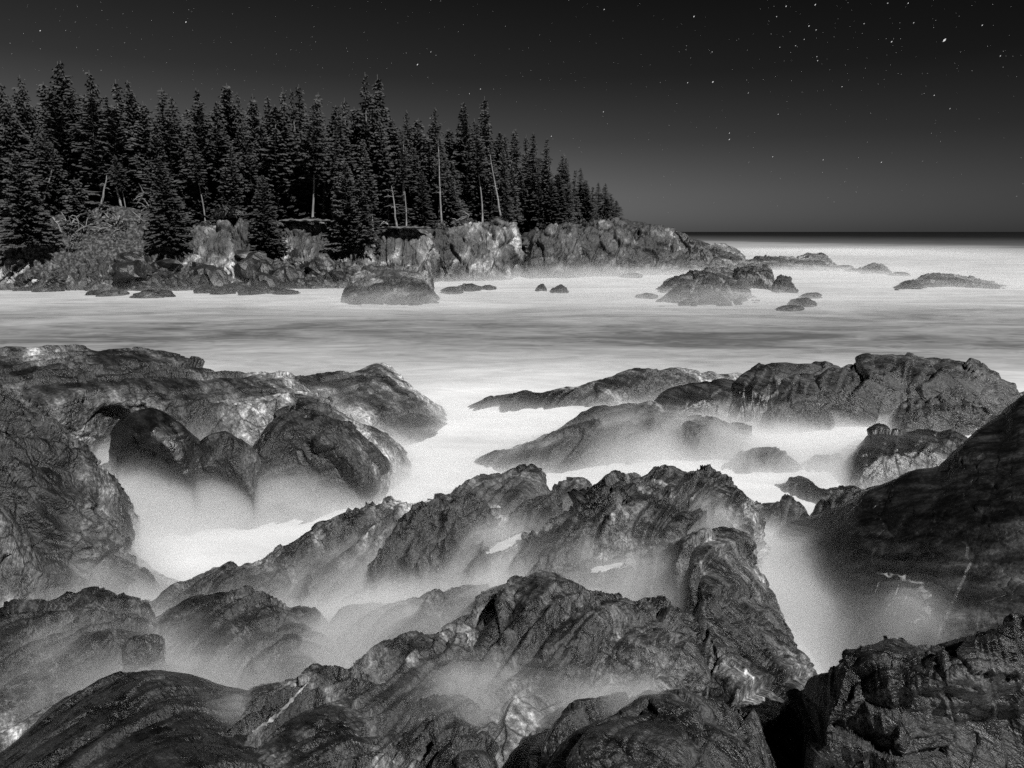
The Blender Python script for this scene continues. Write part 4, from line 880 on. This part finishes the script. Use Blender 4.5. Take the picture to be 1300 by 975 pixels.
SPOTS = [(100,830,1.5,.8,-.18),(320,815,1.4,.6,-.2),(640,860,1.9,.6,.0),  # (u, v, z, radius m, lift)
 (190,700,.2,1.6,.25),(300,640,.2,2.5,.0),(600,560,.1,3,.15),(900,560,.2,3,.3),(1010,720,.1,1.3,.15),(1040,800,.1,1.,.1),(1000,745,.1,.5,.35),(1030,810,.1,.5,.35),(970,700,.2,.6,.2),(440,745,.6,1.2,.08),(380,790,.6,.8,.15),(520,750,.8,1.0,.05),(325,640,.2,.5,.2),(228,638,.2,.5,.2),(200,870,1.5,.8,.35),(20,860,1.5,.5,.3),(560,900,1.8,.7,.25),(450,830,1.1,.6,.25),(860,640,1.4,.6,.3),(640,690,1.1,.7,.12),(820,720,1.2,.9,.2),(760,890,1.9,.8,.38),(330,850,1.2,.9,.25),(90,900,1.4,.7,.2),
 (1150,750,1.2,1.2,.15),(250,910,1.9,.3,.1),(680,930,1.8,.5,.1),(540,700,1.,.8,.1),(880,520,.6,1.5,-.2),(1010,515,.6,1.2,-.15),(200,655,.1,.8,.22),(260,660,.1,.8,.25),(330,658,.1,.8,.22),(1000,545,.3,2,.25),(420,810,.8,1.0,.15),(690,585,.1,1.5,.1),(470,600,.2,2,.2),
 (150,900,2.0,.6,-.5),(520,860,1.8,.5,-.3),(850,960,2.7,1.0,-1.2),(1200,900,2.6,1.4,-1.4),(640,800,1.8,.7,-.4),(800,640,2.0,.8,-.25),(1250,580,2.8,2.0,-.8),(930,510,.6,1.5,-.2),(300,590,1.2,1.6,-.3),(130,620,.9,1.2,-.25),(1150,500,.8,3,-.3)]
for u, v, z, r, a in SPOTS:
    x, y, _ = at_z(u, v, z); Mst += a * np.exp(-((X - x) ** 2 + (Y - y) ** 2) / (2 * r * r))
VEILS = [(300,905,.35),(230,800,.3),(100,840,.3),(560,860,.3),(700,930,.3),(880,930,.25),(400,905,.3),(880,745,.3),(730,690,.35),(870,700,.25),(645,694,.4),(630,745,.5),(772,722,.3),(884,672,.35),(780,885,.5),(715,880,.45),(860,880,.4),(820,900,.4),(520,795,.5),(300,855,.45),(365,850,.4),(130,905,.4),(190,845,.3),(40,885,.4),(255,895,.3),(450,760,.4),(360,760,.4),(650,725,.4),(760,735,.5),(840,720,.4),(590,885,.35),(545,905,.35),(640,910,.3),(620,870,.3),(480,860,.3),(70,800,.4),(470,790,.5),(900,640,.5),(1190,800,.6),(1160,765,.35),(620,690,.35),(170,930,.3)]
for u, v, r in VEILS:
    hit = visible(u, v, NB)
    if hit is None: continue
    k = np.exp(-((X - hit.x) ** 2 + (Y - hit.y) ** 2) / (2 * (r * .85) ** 2)) * .9
    Mst = Mst * (1 - k) + np.maximum(Mst, hit.z + (.40 if u > 430 else .24) + .15 * wob) * k
Mst *= np.clip((Y - 2.6) / 1.6, 0, 1)
edge = np.clip(np.minimum(np.minimum(X - GX0, GX1 - X) / 6, (GY1 - Y) / 15), 0, 1)
def vol_mat(name, dens, g=.0):
    m, t = newmat(name); out = t.n('ShaderNodeOutputMaterial'); v = t.n('ShaderNodeVolumePrincipled')
    v.inputs['Color'].default_value = (.97, .97, .97, 1); v.inputs['Density'].default_value = dens; v.inputs['Anisotropy'].default_value = g
    t.l(v.outputs[0], out.inputs['Volume']); return m
def bank(name, X, Y, H, mat, bottom=-.25, root=None):
    ny, nx = X.shape
    top = np.stack([X, Y, np.maximum(H, bottom + .01)], 2).reshape(-1, 3); bot = top.copy(); bot[:, 2] = bottom
    Fc = gridfaces(nx, ny); n = nx * ny
    side = []
    idx = np.arange(n).reshape(ny, nx)
    for ring in (idx[0, :], idx[:, -1], idx[-1, ::-1], idx[::-1, 0]):
        a, b = ring[:-1], ring[1:]; side.append(np.stack([b, a, a + n, b + n], 1))
    F2 = np.vstack([Fc, Fc[:, ::-1] + n] + side)
    o = mesh_obj(name, np.vstack([top, bot]), F2, mat, root); return o
mist = bpy.data.objects.new('surf_mist', None); COL.objects.link(mist); mist['kind'] = 'stuff'
for k, (h, dn) in enumerate([(-.16, .8), (-.06, .4), (.04, .22), (.14, .11), (.28, .045), (.45, .014), (.7, .005)]):
    st = 2
    H = (Mst + h * (1 + .5 * wob2)) * edge + (-.3) * (1 - edge)
    bank('mist_layer', X[::st, ::st], Y[::st, ::st], blur(H, 1 + k // 2, 1)[::st, ::st], vol_mat('sea mist', dn), root=mist)
# mist over the open bay and along the cliff foot
fx, fy = np.meshgrid(np.linspace(-95, 190, 190), np.r_[np.linspace(41, 160, 120), np.linspace(164, 300, 30)])
PF = np.stack([fx.ravel(), fy.ravel(), 0 * fx.ravel()], 1)
w1 = fbm(PF / np.array([14, 9, 1]), 4, 31).reshape(fx.shape); w2 = fbm(PF / 30, 3, 32).reshape(fx.shape)
shore = np.interp(fx, HP[:, 0], HP[:, 1] - 6)
near_shore = np.exp(-((fy - shore + 1) / 7) ** 2) * (fx < 40)
Hf = .08 + .5 * near_shore * np.clip((fx + 30) / 25, .15, 1) + w1 * .5 + w2 * .35 - .1
for u, v, r, a in [(915,385,8,1.0),(1000,345,14,.5),(1110,345,12,.5),(500,385,5,1.2),(1220,362,9,.5),(960,320,25,.5),(1060,318,30,.9),(700,352,9,.8),(800,350,9,1.0),(600,352,7,.6)]:
    x, y, _ = at_z(u, v, 0); Hf += a * np.exp(-((fx - x) ** 2 + (fy - y) ** 2) / (2 * r * r))
ef = np.clip(np.minimum(np.minimum((fx + 95) / 20, (190 - fx) / 90), np.minimum((fy - 41) / 16, (300 - fy) / 150)), 0, 1)
for h, dn in [(-.25, .05), (.0, .025), (.3, .012), (.8, .005), (1.5, .002)]:
    bank('mist_layer', fx, fy, (Hf + h * (1 + .8 * w1)) * ef - .3 * (1 - ef), vol_mat('bay mist', dn), root=mist)
# ---- stars
def stars():
    rs = random.Random(4); V = []; Fc = []
    L = [(236,28,1.3),(530,82,1.5),(51,39,1.1),(547,66,.9),(610,113,1.0),(596,119,.8),(766,142,1.0),(700,173,1.0),(546,150,.8),(905,104,1.6),(1199,51,2.6),(1132,53,1.2),(881,21,1.3),(998,8,1.1),(1035,6,1.3),(1027,33,1.1),(1036,38,.9),(986,21,.9),(926,169,1.0),(926,177,1.3),(873,105,1.0),(1037,72,.8),(1038,77,.9),(1021,50,.8),(904,66,.8),(950,118,.8),(981,199,.9),(1045,203,.9),(1119,206,1.0),(1186,121,.9),(1069,110,.9),(1206,138,.8),(1270,71,.9),(1247,32,1.0),(1160,29,.9),(1097,30,.8),(1010,58,.8),(990,60,.8),(988,145,.8),(767,12,1.1),(1127,4,.9),(1153,4,1.0)]
    for _ in range(800):
        L.append((rs.uniform(-60, 1360), rs.uniform(-30, 270) if rs.random() < .7 else rs.uniform(-30, 120), rs.choice([.2, .22, .25, .3, .4])))
    for u, v, s in L:
        D = 4000.; d = Vector(at_d(u, v, 1.0)) - Vector((0, 0, CH)); d.normalize(); c = Vector((0, 0, CH)) + d * D
        if d.z < .012: continue
        rt = d.cross(Vector((0, 0, 1))).normalized(); up = rt.cross(d)
        a = rt * math.cos(R(48)) + up * math.sin(R(48)); b = d.cross(a)
        r = .5 * s * D / F; l = r * 1.5
        b0 = len(V); V += [tuple(c + a * l), tuple(c + b * r * .7), tuple(c - a * l), tuple(c - b * r * .7)]; Fc.append((b0, b0 + 1, b0 + 2, b0 + 3))
    m, t = newmat('starlight'); out = t.n('ShaderNodeOutputMaterial'); e = t.n('ShaderNodeEmission'); e.inputs[1].default_value = .6; t.l(e.outputs[0], out.inputs[0])
    m.cycles.emission_sampling = 'NONE'
    o = mesh_obj('stars', V, Fc, m, smooth=False); tag(o, 'faint stars scattered over the dark sky', 'stars', None, 'stuff')
stars()

# ---- light
sd = Vector((.38, -.50, .75)).normalized()
elev = math.asin(sd.z); azi = math.atan2(sd.x, sd.y)
sl = bpy.data.lights.new('moon', 'SUN'); sl.energy = 5; sl.angle = R(.6); sl.color = (1, .995, .985)
so_ = bpy.data.objects.new('moon', sl); COL.objects.link(so_); so_.rotation_euler = (-sd).to_track_quat('-Z', 'Y').to_euler(); so_.location = sd * 50
w = bpy.data.worlds.new('World'); scene.world = w; w.use_nodes = True; t = NT(w)
out = t.n('ShaderNodeOutputWorld'); bg = t.n('ShaderNodeBackground'); sk = t.n('ShaderNodeTexSky')
sk.sky_type = 'NISHITA'; sk.sun_disc = False; sk.sun_elevation = elev; sk.sun_rotation = azi; sk.air_density = .8
bw = t.n('ShaderNodeRGBToBW'); t.l(sk.outputs[0], bw.inputs[0])
tc = t.n('ShaderNodeTexCoord'); sx = t.n('ShaderNodeSeparateXYZ'); t.l(tc.outputs['Generated'], sx.inputs[0])
gr = t.ramp(sx.outputs['Z'], [(0, 1.3), (.05, 1.05), (.12, .55), (.2, .25), (.3, .13), (.5, .10), (1, .14)])
hz = t.math('MULTIPLY_ADD', sx.outputs['X'], -.8, .85)          # paler towards the land, darker out to sea
hz = t.math('MAXIMUM', hz, .22)
v_ = t.math('MULTIPLY', t.math('MULTIPLY', bw.outputs[0], gr), hz)
cb = t.n('ShaderNodeCombineColor'); [t.l(v_, cb.inputs[i]) for i in range(3)]
t.l(cb.outputs[0], bg.inputs[0]); bg.inputs[1].default_value = SKY if 'SKY' in globals() else .022; t.l(bg.outputs[0], out.inputs[0])

cam = bpy.data.cameras.new('camera'); co = bpy.data.objects.new('camera', cam); COL.objects.link(co)
co.location = (0, 0, CH); co.rotation_euler = (R(90) - PITCH, 0, 0)
cam.sensor_width = 36; cam.lens = F / 1300 * 36; cam.clip_start = .1; cam.clip_end = 12000
scene.camera = co
vs = scene.view_settings; vs.view_transform = 'Standard'; vs.look = 'None'; vs.exposure = .4; vs.gamma = 1
cy = scene.cycles; cy.max_bounces = 6; cy.diffuse_bounces = 2; cy.glossy_bounces = 2; cy.volume_bounces = 3; cy.transparent_max_bounces = 8; cy.caustics_reflective = False; cy.caustics_refractive = False
cy.use_denoising = False; cy.sample_clamp_indirect = .7; cy.sample_clamp_direct = 1.3
